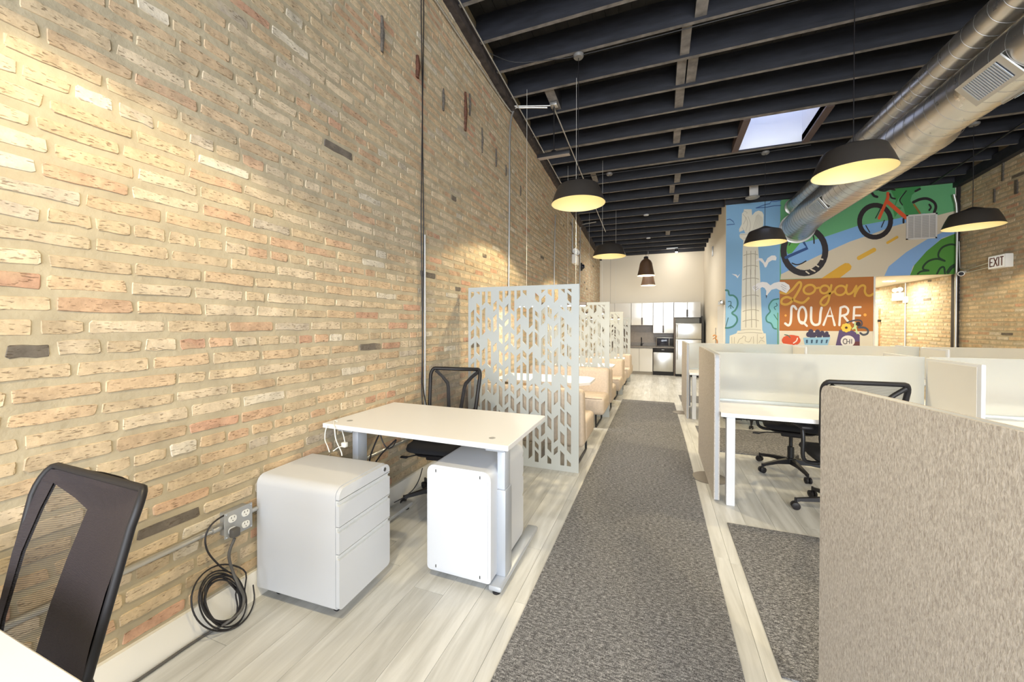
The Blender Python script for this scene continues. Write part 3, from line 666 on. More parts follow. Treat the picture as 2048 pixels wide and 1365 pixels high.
m.stroke([(692, 1000), (675, 980), (658, 990), (655, 1050), (650, 1098), (635, 1118), (612, 1104)], 17, WH, cF, 4)
m.done(mural); m = Mural('painted_letter')
m.ring(735, 1045, 28, 60, 16, WH, cF, 4); m.stroke([(725, 1092), (745, 1100), (768, 1122)], 15, WH, cF, 5)
m.done(mural); m = Mural('painted_letter')
m.stroke([(192, 645), (190, 850), (225, 925), (285, 940), (335, 900), (350, 740), (368, 650)], 42, WH, cC, 4)
m.done(mural); m = Mural('painted_letter')
m.stroke([(402, 940), (515, 645), (592, 945)], 40, WH, cC, 4, smooth=False); m.stroke([(470, 790), (555, 790)], 32, WH, cC, 5)
m.done(mural); m = Mural('painted_letter')
m.stroke([(692, 650), (672, 945)], 40, WH, cC, 4); m.stroke([(695, 645), (770, 628), (822, 680), (800, 755), (700, 790)], 38, WH, cC, 5); m.stroke([(755, 800), (830, 895)], 38, WH, cC, 4)
m.done(mural); m = Mural('painted_letter')
m.stroke([(925, 640), (912, 900)], 38, WH, cC, 4); m.stroke([(930, 640), (1035, 636)], 34, WH, cC, 5); m.stroke([(925, 780), (1028, 780)], 32, WH, cC, 5)
m.done(mural); m = Mural('painted_dot')
m.ell(1110, 770, 28, 26, 'E8A848', cC, 4, 12)
m.done(mural); m = Mural('painted_dot')
m.ell(615, 1047, 8, 8, 'E8A848', cF, 4)
m.done(mural); m = Mural('painted_badge')
m.ell(815, 1220, 122, 100, 'E6E2DF', cC, 7)
GY = '6F6A70'
m.stroke(el(770, 1222, 34, 42, -50, -310), 17, GY, cC, 8); m.stroke([(800, 1190), (798, 1258)], 16, GY, cC, 8); m.stroke([(848, 1190), (846, 1258)], 16, GY, cC, 8); m.stroke([(800, 1225), (847, 1225)], 14, GY, cC, 8); m.stroke([(882, 1188), (880, 1256)], 16, GY, cC, 8)
m.done(mural)
m = Mural('painted_apple')
m.ell(655, 1226, 68, 40, 'D4552F', cF, 2); m.poly([(600, 1200), (655, 1186), (710, 1195), (720, 1230), (600, 1230)], 'D4552F', cF, 2); m.stroke([(608, 1185), (632, 1190), (648, 1205)], 7, '4E6E5E', cF, 3); m.stroke([(700, 1210), (692, 1230), (672, 1245)], 8, 'F0EBE4', cF, 3)
m.done(mural); m = Mural('painted_berry_basket')
for x_, y_, r__ in [(185, 1055, 44), (150, 1105, 46), (300, 1062, 44), (378, 1082, 42), (455, 1085, 34), (240, 1112, 46), (330, 1125, 48), (430, 1128, 46), (200, 1128, 44), (480, 1130, 32)]: m.ell(x_, y_, r__, r__, '3F3856', cC, 3, 14)
m.poly([(52, 1160), (520, 1150), (462, 1320), (88, 1320)], '93BFDD', cC, 4)
for i in range(5): m.poly([(100+i*86, 1195), (135+i*86, 1193), (132+i*82, 1252), (102+i*84, 1254)], '3C5A78', cC, 5)
m.done(mural); m = Mural('painted_bag')
m.poly([(670, 1028), (900, 1040), (1020, 1110), (1020, 1308), (605, 1308)], '5C4B78', cC, 3); m.poly([(930, 1225), (1020, 1225), (1020, 1308), (900, 1308)], '6A3A40', cC, 4)
m.stroke([(782, 915), (860, 882), (980, 858), (1048, 880), (1055, 940), (1010, 965)], 26, '4A4552', cC, 6); m.stroke([(1000, 985), (1100, 988), (1158, 1030), (1150, 1088), (1080, 1110), (1030, 1080)], 34, '4A4F5C', cC, 6)
m.ell(995, 925, 42, 38, '231D26', cC, 7)
for i in range(8): m.ell(790+58*math.cos(i*PI/4), 990+50*math.sin(i*PI/4), 34, 30, 'F2C84E', cC, 7, 10)
m.ell(790, 988, 18, 16, '4A3A1E', cC, 8)
for a_, b_ in [((940, 900), (935, 960)), ((900, 1010), (935, 975)), ((950, 980), (975, 1085)), ((960, 960), (930, 1000))]: m.stroke([a_, b_], 26, 'C9DFA0', cC, 8)
m.done(mural)

# ================================================================ THINGS
# ---- carpets
def rug(name, x0, x1, y0, y1, label, notch=0):
    vs, fs = strip_mesh(x0, x1, y0, y1, .008, .001); m_ = MB(); m_.add(vs, fs); o = m_.build(name, carpet_m, smooth=0)
    return tag(o, label, 'carpet')
mr_ = MB()
ys = [-2.0, 5.0, 7.93]; xs = [(-.604, .335), (-.612, .33), (-.64, .318)]
vs = []
for y, (a, b) in zip(ys, xs): vs += [(a, y, zf(y)+.001), (b, y, zf(y)+.001), (b, y, zf(y)+.009), (a, y, zf(y)+.009)]
fs = [(0, 3, 2, 1), (8, 9, 10, 11)]
for i in range(2):
    a = i*4; b = a+4; fs += [(a, a+1, b+1, b), (a+1, a+2, b+2, b+1), (a+2, a+3, b+3, b+2), (a+3, a, b, b+3)]
tag(mr_.add(vs, fs).build('carpet_runner', carpet_m, smooth=0), 'long charcoal carpet runner down the middle aisle', 'carpet')
rug('carpet_mat', .475, 4.9, 1.80, 3.07, 'charcoal carpet rectangle nearest the camera, beside the foreground felt panel')
rug('carpet_mat', .52, 4.9, 4.78, 6.0, 'charcoal carpet rectangle behind the first row of white workstation desks')
rug('carpet_mat', .45, 4.9, 8.15, 9.05, 'charcoal carpet rectangle furthest back, before the mural wall')
for px, py, r__, lab in [(1419, 957, .15, 'round grey floor outlet cover under the near felt end panel'), (1361, 826.5, .13, 'round grey floor outlet cover under the far felt end panel')]:
    p = at(px, py, Z=0)
    if p.y > 5: p = at(px, py, Z=zf(p.y)-.01); 
    z = zf(p.y)
    o = MB().lathe([(.001, .012), (r__*.9, .012), (r__, .004), (r__, 0), (.001, 0)], (0, 0, 0), 32).build('floor_outlet_cover', mat('taupe_cover', (.16, .14, .12), .5), loc=(p.x, p.y, z+.001)); tag(o, lab, 'outlet cover')

# ---- task chair, faces +y
def make_chair(label, group='black task chairs', mesh_front=False):
    t = empty('task_chair'); tag(t, label, 'chair', group)
    for k in range(5):
        a = math.radians(90+72*k+18); ca, sa = math.cos(a), math.sin(a)
        P = lambda r_, z, w_: Vector((ca*r_-sa*w_, sa*r_+ca*w_, z))
        lg = MB(); secs = [(.03, .075, .125, .024), (.15, .082, .112, .019), (.27, .068, .09, .014), (.295, .058, .085, .012)]
        vs = []
        for r_, z0, z1, w_ in secs: vs += [P(r_, z0, -w_), P(r_, z0, w_), P(r_, z1, w_*.8), P(r_, z1, -w_*.8)]
        fs = [(0, 3, 2, 1), (12, 13, 14, 15)]
        for i in range(3):
            q = i*4; fs += [(q, q+1, q+5, q+4), (q+1, q+2, q+6, q+5), (q+2, q+3, q+7, q+6), (q+3, q, q+4, q+7)]
        lo = lg.add(vs, fs).build('leg', black_pl, t, smooth=30)
        cs = MB(); c = P(.30, .028, 0); perp = Vector((-sa, ca, 0))
        for s in (-1, 1):
            prof = [c+perp*s*.006, c+perp*s*.008, c+perp*s*.022, c+perp*s*.026]
            cs.tube(prof, .027, 16, rads=[.026, .028, .028, .02])
        cs.tube([c+Vector((0, 0, .0)), c+Vector((0, 0, .06))], .008, 8)
        cs.tube([c-perp*.03, c+perp*.03], .006, 8); cs.build('castor', black_pl, lo, smooth=40)
    MB().lathe([(.04, .075), (.045, .09), (.042, .13), (.028, .135), (.028, .24), (.016, .245), (.016, .36), (.001, .36)], n=20).build('gas_column', black_met, t)
    mc = MB(); mc.rbox(-.09, .09, -.12, .12, .355, .40, .012); mc.tube([(.05, .05, .375), (.2, .07, .37), (.27, .09, .355)], .005, 6); mc.rbox(.26, .32, .075, .105, .347, .361, .005); mc.build('mechanism', black_pl, t, smooth=40)
    # seat: rounded cushion over a pan
    def pad(w_, d_, z0, z1, r_, name, m__, bulge=.02, y0=0):
        out = rrect(-w_/2, w_/2, -d_/2+y0, d_/2+y0, r_, 6); n = len(out); cx, cy = 0, y0; vs = []; fs = []
        lv = [(.88, z0), (.97, z0+.012), (1.0, (z0+z1)/2), (.975, z1-.012), (.90, z1), (.6, z1+bulge*.7), (.25, z1+bulge)]
        for s, z in lv: vs += [(cx+(x-cx)*s, cy+(y-cy)*s, z-(.02*max(0, (y-cy)/(d_/2))**3 if z > z0+.02 else 0)) for x, y in out]
        for i in range(len(lv)-1):
            for k in range(n): fs.append((i*n+k, i*n+(k+1) % n, (i+1)*n+(k+1) % n, (i+1)*n+k))
        fs.append(tuple(range(n))[::-1]); fs.append(tuple((len(lv)-1)*n+k for k in range(n)))
        return MB().add(vs, fs).build(name, m__, t, smooth=60)
    pad(.47, .45, .43, .495, .09, 'seat', black_fab); pad(.40, .36, .395, .432, .1, 'seat_pan', black_pl, 0)
    # arms
    for s in (-1, 1):
        x = s*.27
        fr = MB(); pts = smooth_pts([(s*.12, -.02, .385), (s*.22, -.03, .38), (x, -.05, .42), (x, -.05, .56), (x, -.03, .645)], 4)
        fr.tube(pts, .014, 10, rads=[.014]*len(pts)); fr.build('arm_frame', black_met, t, smooth=50)
        MB().rbox(x-.04, x+.04, -.13, .12, .645, .672, .012, 3).build('armrest', black_pl, t, smooth=50)
    # back: outline frame, inner V struts, mesh
    def bk(u, h):                      # u across, h up 0..1 -> point on the curved, tilted back
        z = .53+h*.50; y = -.205-.05*h-.07*h*h+.10*(u/.24)**2*.45
        return Vector((u, y, z))
    wtop, wbot = .235, .20
    prof = []
    for u, h in rrect(-1, 1, 0, 1, .14, 5):
        wd = wbot+(wtop-wbot)*h; prof.append((u*wd, h))
    ring = [bk(u, h) for u, h in prof]
    fr = MB(); fr.tube(ring+[ring[0], ring[1]],   .009 if mesh_front else .0165, 8, cap=False); fr.build('back_frame', black_pl, t, smooth=60)
    for s in () if mesh_front else (-1, 1):
        st = MB(); off = Vector((0, -.022, 0))
        pts = [bk(s*.20, .955)+off, bk(s*.14, .86)+off, bk(s*.085, .74)+off*1.2, bk(s*.075, .66)+off*1.3, bk(s*.055, .3)+off*1.6, bk(s*.04, .02)+off*2]
        st.tube(pts, .014, 8, rads=[.016, .015, .017, .016, .016, .018]); st.build('back_strut', black_pl, t, smooth=50)
    MB().tube(smooth_pts([bk(0, .03)+Vector((0, -.04, 0)), (0, -.26, .46), (0, -.2, .385), (0, -.1, .375)], 4), .028, 10).build('back_spine', black_pl, t, smooth=50)
    grid = MB(); NU, NH = 10, 12; vs = []; fs = []
    for j in range(NH+1):
        h = .01+.98*j/NH; wd = wbot+(wtop-wbot)*h
        if h > .9: wd -= .02*((h-.9)/.1)**2
        for i in range(NU+1): vs.append(bk(wd*(-1+2*i/NU), h))
    for j in range(NH):
        for i in range(NU):
            q = j*(NU+1)+i; fs.append((q, q+1, q+NU+2, q+NU+1))
    MB().add(vs, fs).build('back_mesh', chairmesh_m, t, smooth=80, fix=False)
    if mesh_front:
        # the foreground chair has solid dark wings round an open mesh window
        def patch(rows, nm):
            vs = []; n = 6
            for h, ua, ub in rows:
                wd = wbot+(wtop-wbot)*h-.003
                vs += [bk((ua+(ub-ua)*i/(n-1))*wd, h)+Vector((0, .004, 0)) for i in range(n)]
            m0 = len(vs); vs += [v+Vector((0, -.008, 0)) for v in vs]; fs = []
            for j in range(len(rows)-1):
                for i in range(n-1): q = j*n+i; fs += [(q, q+1, q+n+1, q+n), (m0+q, m0+q+n, m0+q+n+1, m0+q+1)]
            MB().add(vs, fs).build(nm, mat('dark_chair_textile', (.022, .016, .020), .55, bump=.5, bscale=260, stretch=(.3, .3, 3)) if 'dark_chair_textile' not in bpy.data.materials else bpy.data.materials['dark_chair_textile'], t, smooth=60, fix=False)
        patch([(.01, -1, .38), (.2, -1, .32), (.4, -1, .26), (.6, -1, .20), (.82, -1, .15), (.86, -1, .42), (.92, -1, .80), (.93, -1, 1), (.985, -.97, .97)], 'back_wing')
        patch([(.01, .96, 1), (.3, .93, 1), (.6, .89, 1), (.8, .84, 1), (.92, .80, 1), (.93, .79, 1)], 'back_wing')
    return t
fg = make_chair('black mesh task chair cut off by the lower left corner of the picture', mesh_front=True)
fg.location = (-1.34, .233, 0); fg.rotation_euler = (0, 0, PI)
ch = make_chair('black mesh task chair behind the white desk, against the brick wall')
ch.location = (-1.615, 2.655, 0); ch.rotation_euler = (0, 0, PI+.12)
for (x, y, rz, lab) in [(1.305, 3.515, .03, 'black task chair at the first desk row, back peeping over the felt panel'),
                        (1.22, 4.40, PI-.15, 'black task chair behind the first desk row, seen blurred through the frosted screen'),
                        (1.3, 6.42, .1, 'black task chair on the near side of the second desk row'),
                        (1.28, 7.62, PI+.1, 'black task chair on the far side of the second desk row')]:
    c = copy_tree(ch); c.location = (x, y, zf(y)); c.rotation_euler = (0, 0, rz); c['label'] = lab

# ---- sit-stand desks along the brick wall
def make_desk(y0, label, group):
    x0, x1, zt, D = XL+.025, -.695, .81, .685
    t = empty('desk', ((x0+x1)/2, y0+D/2, 0)); tag(t, label, 'desk', group); ox, oy = t.location.x, t.location.y
    T = Matrix.Translation((-ox, -oy, 0))
    MB().rbox(x0, x1, y0, y0+D, zt-.028, zt, .003, 1, T).build('desktop', white_lam, t, smooth=30)
    for xg in (x0+.11, x1-.13):
        g = MB(); g.lathe([(.001, .001), (.012, .001), (.017, .0006), (.019, 0)], (xg-ox, y0+.10-oy if xg > -1 else y0+.11-oy, zt), 20).build('grommet', outlet_g, t)
    for xa in (x1-.13, x0+.09):
        f = MB(); f.rbox(xa, xa+.075, y0+.045, y0+D+.02, .018, .05, .012, 2, T).build('foot', grey_metal, t, smooth=40)
        for yy in (y0+.075, y0+D-.02): MB().lathe([(.001, 0), (.022, 0), (.022, .012), (.01, .02), (.001, .02)], (xa+.037-ox, yy-oy, 0), 16).build('foot_leveller', black_pl, t)
        yl = y0+.13
        MB().rbox(xa+.005, xa+.065, yl, yl+.10, .05, .52, .006, 2, T).build('leg', grey_metal, t, smooth=30)
        MB().rbox(xa+.012, xa+.058, yl+.008, yl+.092, .52, .755, .005, 2, T).build('leg_inner', mat('pale_silver_powder_coat', (.55, .59, .66), .35, .3), t, smooth=30)
        MB().rbox(xa-.02, xa+.09, y0+.05, y0+D-.06, .755, .781, .004, 1, T).build('support_rail', grey_metal, t, smooth=30)
    MB().rbox(x0+.12, x1-.12, y0+.14, y0+.18, .735, .78, .004, 1, T).build('crossbar', grey_metal, t, smooth=30)
    return t
make_desk(1.765, 'white height-adjustable desk with silver legs between filing cabinet and patterned screen', 'wall desks')
make_desk(-.345, 'corner of a white desk in the lower left corner of the picture', 'wall desks')
# privacy board seen behind the desk leg
p = at(1052, 1062, Z=0); o = MB().rbox(-.872, -.852, 2.20, 2.44, .03, .74, .004).build('white_board', white_lam, smooth=30)
o.location.x = .0; tag(o, 'white upright board standing behind the desk leg', 'board')

# ---- mobile pedestals
def make_pedestal(label):
    t = empty('filing_pedestal'); tag(t, label, 'filing cabinet', 'white mobile pedestals')
    w_, d_, z0, z1 = .39, .525, .05, .64           # width along x, drawer fronts face -y
    out = arc(w_/2-.045, z1-.045, .045, 0, 90, 5)+arc(-w_/2+.045, z1-.045, .045, 90, 180, 5)+arc(-w_/2+.02, z0+.02, .02, 180, 270, 3)+arc(w_/2-.02, z0+.02, .02, 270, 360, 3)
    MB().prism(out, lambda u, v, s: (u, -d_/2+.022+s, v), d_-.022).build('body', white_metal, t, smooth=30)
    k = .004; tops = [(z1-.055, z1-.002, 'fascia')]; fr = []
    bounds = [z0+.004, .325, .455, z1-.058]
    def front(za, zb, name, top):
        o2 = []
        if top: o2 = arc(w_/2-.045, z1-.047, .043, 0, 90, 5)+arc(-w_/2+.045, z1-.047, .043, 90, 180, 5)+[(-w_/2+.002, za), (w_/2-.002, za)]
        elif za < .1: o2 = [(w_/2-.002, zb), (-w_/2+.002, zb)]+arc(-w_/2+.022, za+.02, .02, 180, 270, 3)+arc(w_/2-.022, za+.02, .02, 270, 360, 3)
        else: o2 = [(-w_/2+.002, za), (w_/2-.002, za), (w_/2-.002, zb), (-w_/2+.002, zb)]
        return MB().prism(o2, lambda u, v, s: (u, -d_/2+s, v), .02).build(name, white_metal, t, smooth=30)
    front(bounds[3]+.003, z1, 'fascia', True)
    lk = MB(); lk.tube([(w_/2-.05, -d_/2-.004, z1-.028), (w_/2-.05, -d_/2+.004, z1-.028)], .011, 16); lk.build('lock', chrome, t)
    for i in range(3):
        za, zb = bounds[i]+.002, bounds[i+1]-.002
        dz = front(za, zb-.024, 'drawer', False)
        # recessed finger pull: sloped lip above the front
        MB().prism([(-d_/2+.004, zb-.024), (-d_/2+.012, zb-.022), (-d_/2+.012, zb-.007), (-d_/2+.001, zb-.004), (-d_/2+.001, zb), (-d_/2+.021, zb), (-d_/2+.021, zb-.024)], lambda u, v, s: (-w_/2+.003+s, u, v), w_-.006).build('pull', mat('recess_grey', (.62, .64, .66), .45), dz, smooth=0)
    for sx in (-1, 1):
        for sy in (-1, 1):
            c = MB(); cx, cy = sx*(w_/2-.07), sy*(d_/2-.075)
            c.tube([(cx-.012, cy, .025), (cx+.012, cy, .025)], .025, 16); c.rbox(cx-.018, cx+.018, cy-.02, cy+.02, .045, .07, .004); c.build('castor', black_pl, t, smooth=40)
    MB().prism(arc(w_/2-.055, z1-.055, .04, 0, 90, 5)+arc(-w_/2+.055, z1-.055, .04, 90, 180, 5)+arc(-w_/2+.035, z0+.035, .02, 180, 270, 3)+arc(w_/2-.035, z0+.035, .02, 270, 360, 3), lambda u, v, s: (u, d_/2+s, v), .006).build('rear_panel', white_metal, t, smooth=30)
    for sx in (-1, 1):
        for zz in (z0+.03, z1-.03): MB().box(sx*(w_/2-.06)-.0025, sx*(w_/2-.06)+.0025, d_/2+.004, d_/2+.0072, zz-.008, zz+.008).build('screw_slot', slot_m, t)
    return t
pd = make_pedestal('white three-drawer pedestal beside the brick wall, drawers facing the aisle')
pd.location = (-1.672, 1.560, 0); pd.rotation_euler = (0, 0, PI/2+.045)
pe = copy_tree(pd); pe.location = (-1.005, 2.075, 0); pe.rotation_euler = (0, 0, PI); pe['label'] = 'white pedestal under the raised desk, turned so its back panel faces the camera'

# ---- power: wall outlet, conduit, coiled cord, cables
def thing_curve(name, pts, r, m__, label, cat, group=None, n=8, sm=6, parent=None):
    o = MB().tube(smooth_pts(pts, sm) if sm else pts, r, n).build(name, m__, parent, smooth=60)
    if not parent: tag(o, label, cat, group)
    return o
t = empty('power_outlet', (XL, 1.243, .465)); tag(t, 'grey metal box with four white power sockets on the brick wall', 'power outlet')
T = Matrix.Translation((0, 0, 0))
MB().rbox(0, .05, -.055, .055, -.055, .055, .006).build('back_box', outlet_g, t)
MB().rbox(.05, .056, -.066, .066, -.062, .062, .003).build('cover_plate', outlet_g, t, smooth=30)
for sy in (-1, 1):
    for sz in (-1, 1):
        s_ = MB(); s_.prism(rrect(-.018, .018, -.016, .016, .013, 4), lambda u, v, w2: (.056+w2, sy*.031+u, sz*.028+v-.004), .004); so = s_.build('socket', outlet_w, t)
        sl = MB()
        for dy in (-.007, .007): sl.box(.0602, .0608, sy*.031+dy-.0012, sy*.031+dy+.0012, sz*.028-.001, sz*.028+.007)
        sl.box(.0602, .0608, sy*.031-.002, sy*.031+.002, sz*.028-.014, sz*.028-.010); sl.build('slot', slot_m, so)
for sy in (-1, 1):
    for sz in (-1, 1): MB().tube([(.056, sy*.058, sz*.054), (.058, sy*.058, sz*.054)], .004, 10).build('screw', chrome, t)
cond = empty('wall_conduit', (XL, 0, .46)); tag(cond, 'low silver conduit running along the brick wall to the outlet box', 'conduit')
z0 = .46
MB().tube([(.024, -1.5, 0), (.024, 1.19, 0)], .0125, 10).build('pipe', conduit_m, cond)
MB().tube([(.024, 1.14, 0), (.024, 1.19, 0)], .018, 10).build('coupling', conduit_m, cond)
MB().tube([(.024, 1.30, .01), (.024, 3.4, .01)], .0125, 10).build('pipe', conduit_m, cond)
pg = empty('power_cable', (XL+.06, 1.21, .42)); tag(pg, 'thick grey power cord plugged into the outlet, hanging and running along the baseboard', 'cord')
ox, oy, oz = pg.location
MB().rbox(.0, .032, -.018, .018, -.012, .028, .006).build('plug', cable_g, pg, smooth=40)
def rel(pts): return [(Vector(p)-pg.location) for p in pts]
pts = [(XL+.075, 1.21, .40)]+[tuple(at(x, y, X=XL+.07)) for x, y in [(458, 1110), (466, 1145)]]+[tuple(at(x, y, X=XL+.10)) for x, y in [(478, 1172), (488, 1196)]]+[tuple(at(x, y, X=XL+.12)) for x, y in [(482, 1222), (455, 1245)]]+[tuple(at(x, y, Z=.008)) for x, y in [(425, 1262), (380, 1290), (320, 1326), (262, 1352), (225, 1385), (200, 1430)]]
pts = [(max(p[0], XL+.035), p[1], p[2]) for p in pts]
MB().tube(smooth_pts(rel(pts), 6), .0065, 8).build('cord', cable_g, pg, smooth=60)
# coil
coil = empty('coiled_cable', tuple(at(440, 1262, X=XL+.09))); tag(coil, 'coil of thin black cable leaning on the white baseboard', 'cable'); coil.location.z = .0
pts = []; rg = random.Random(4)
cx, cy = 447, 1200
for lp in range(9):
    ax, ay = 56+rg.uniform(-13, 10), 57+rg.uniform(-12, 6); ox_, oy_ = rg.uniform(-5, 5), rg.uniform(-5, 5); tl = math.radians(38)
    if lp == 0: ax, ay = 98, 70
    if lp == 1: ax, ay = 72, 64
    for k in range(14):
        a = 2*PI*k/14; u = ax*math.cos(a)*.78; v = ay*math.sin(a)
        px = cx+ox_+u*math.cos(tl)-v*math.sin(tl)*-.45; py = cy+oy_+u*math.sin(tl)*-.55+v*math.cos(tl)*1.12
        lean = .035+.07*max(0, min(1, (py-1140)/130))+rg.uniform(-.006, .006)
        P = at(px, py, X=XL+lean)
        if P.z < .008: P = at(px, py, Z=.008)
        pts.append(P-coil.location)
MB().tube(smooth_pts(pts, 3), .0036, 6).build('loops', cable_b, coil, smooth=60)
pts = [tuple(at(x, y, X=XL+.05)-coil.location) for x, y in [(500, 1024), (480, 1022), (455, 1028), (425, 1048), (411, 1075), (416, 1105), (440, 1133), (455, 1143)]]
MB().tube(smooth_pts(pts, 6), .0038, 6).build('lead', cable_b, coil, smooth=60)
# black data cables and conduit up the brick wall
wc = empty('wall_cables', (XL, 2.89, .85)); tag(wc, 'pair of black data cables running from desk height up the brick wall', 'cable')
for dx, rr in ((-1.5, .0045), (1.2, .0045)):
    pts = [tuple(at(845+dx+1.2*math.sin(y/70+dx), y, X=XL+.022)-wc.location) for y in (-160, 0, 120, 220, 330, 440, 560, 680, 740, 775)]
    pts.append(tuple(at(852+dx*4, 830, X=XL+.05)-wc.location)); MB().tube(smooth_pts(pts, 4), rr, 6).build('cable', cable_b, wc, smooth=60)
a = at(850, 470, X=XL+.02); b = at(849, 900, X=XL+.02); MB().tube([Vector((.018, a.y-2.89, a.z-.85)), Vector((.018, a.y-2.89, .30-.85))], .010, 10).build('pipe', conduit_m, wc)
# cables round the desk
for lab, m__, rr, pts in [
    ('white charging cable looping over the left rear corner of the desk', cable_w, .0035, [(674, 843, .815, 0), (668, 842, .815, 0), (669, 856, None, 1.745), (672, 880, None, 1.73), (682, 903, None, 1.70), (684, 912, None, 1.70)]),
    ('white cable hanging left of the charging plug below the desk', cable_w, .003, [(655, 852, None, 1.75), (651, 862, None, 1.74), (650, 880, None, 1.72), (655, 893, None, 1.70), (659, 905, None, 1.69)]),
    ('white cable with square plug dangling under the desk edge', cable_w, .003, [(684, 861, None, 1.80), (688, 876, None, 1.78), (689, 890, None, 1.76), (676, 896, None, 1.74), (666, 903, None, 1.72)]),
    ('black cable drooping under the middle of the desk', cable_b, .004, [(760, 868, None, 1.95), (766, 885, None, 1.95), (775, 897, None, 1.95), (786, 893, None, 1.95), (792, 882, None, 1.95)]),
    ('black cable slanting from desk underside to behind the pedestal', cable_b, .005, [(758, 870, None, 1.95), (750, 888, None, 1.95), (742, 910, None, 1.95), (738, 930, None, 1.95)]),
    ('black cable slanting down to the right behind the pedestal top', cable_b, .005, [(792, 880, None, 1.97), (776, 895, None, 1.97), (762, 910, None, 1.97), (748, 930, None, 1.97)]),
    ('thin black cable hanging below the desk beside the right-hand pedestal', cable_b, .004, [(845, 937, None, 2.5), (838, 960, None, 2.5), (826, 980, None, 2.45), (808, 995, None, 2.4), (788, 1006, None, 2.35)])]:
    P = [tuple(at(x, y, Z=z) if z else at(x, y, Y=yy)) for x, y, z, yy in pts]
    thing_curve('cable', P, rr, m__, lab, 'cable', 'cables around the desk')
    if 'square plug' in lab: q = Vector(P[2]); MB().rbox(q.x-.016, q.x+.016, q.y-.012, q.y+.012, q.z-.014, q.z+.014, .004).build('charger_plug', outlet_w, None, smooth=30); tag(bpy.data.objects['charger_plug'], 'small white square charger dangling under the desk', 'charger')

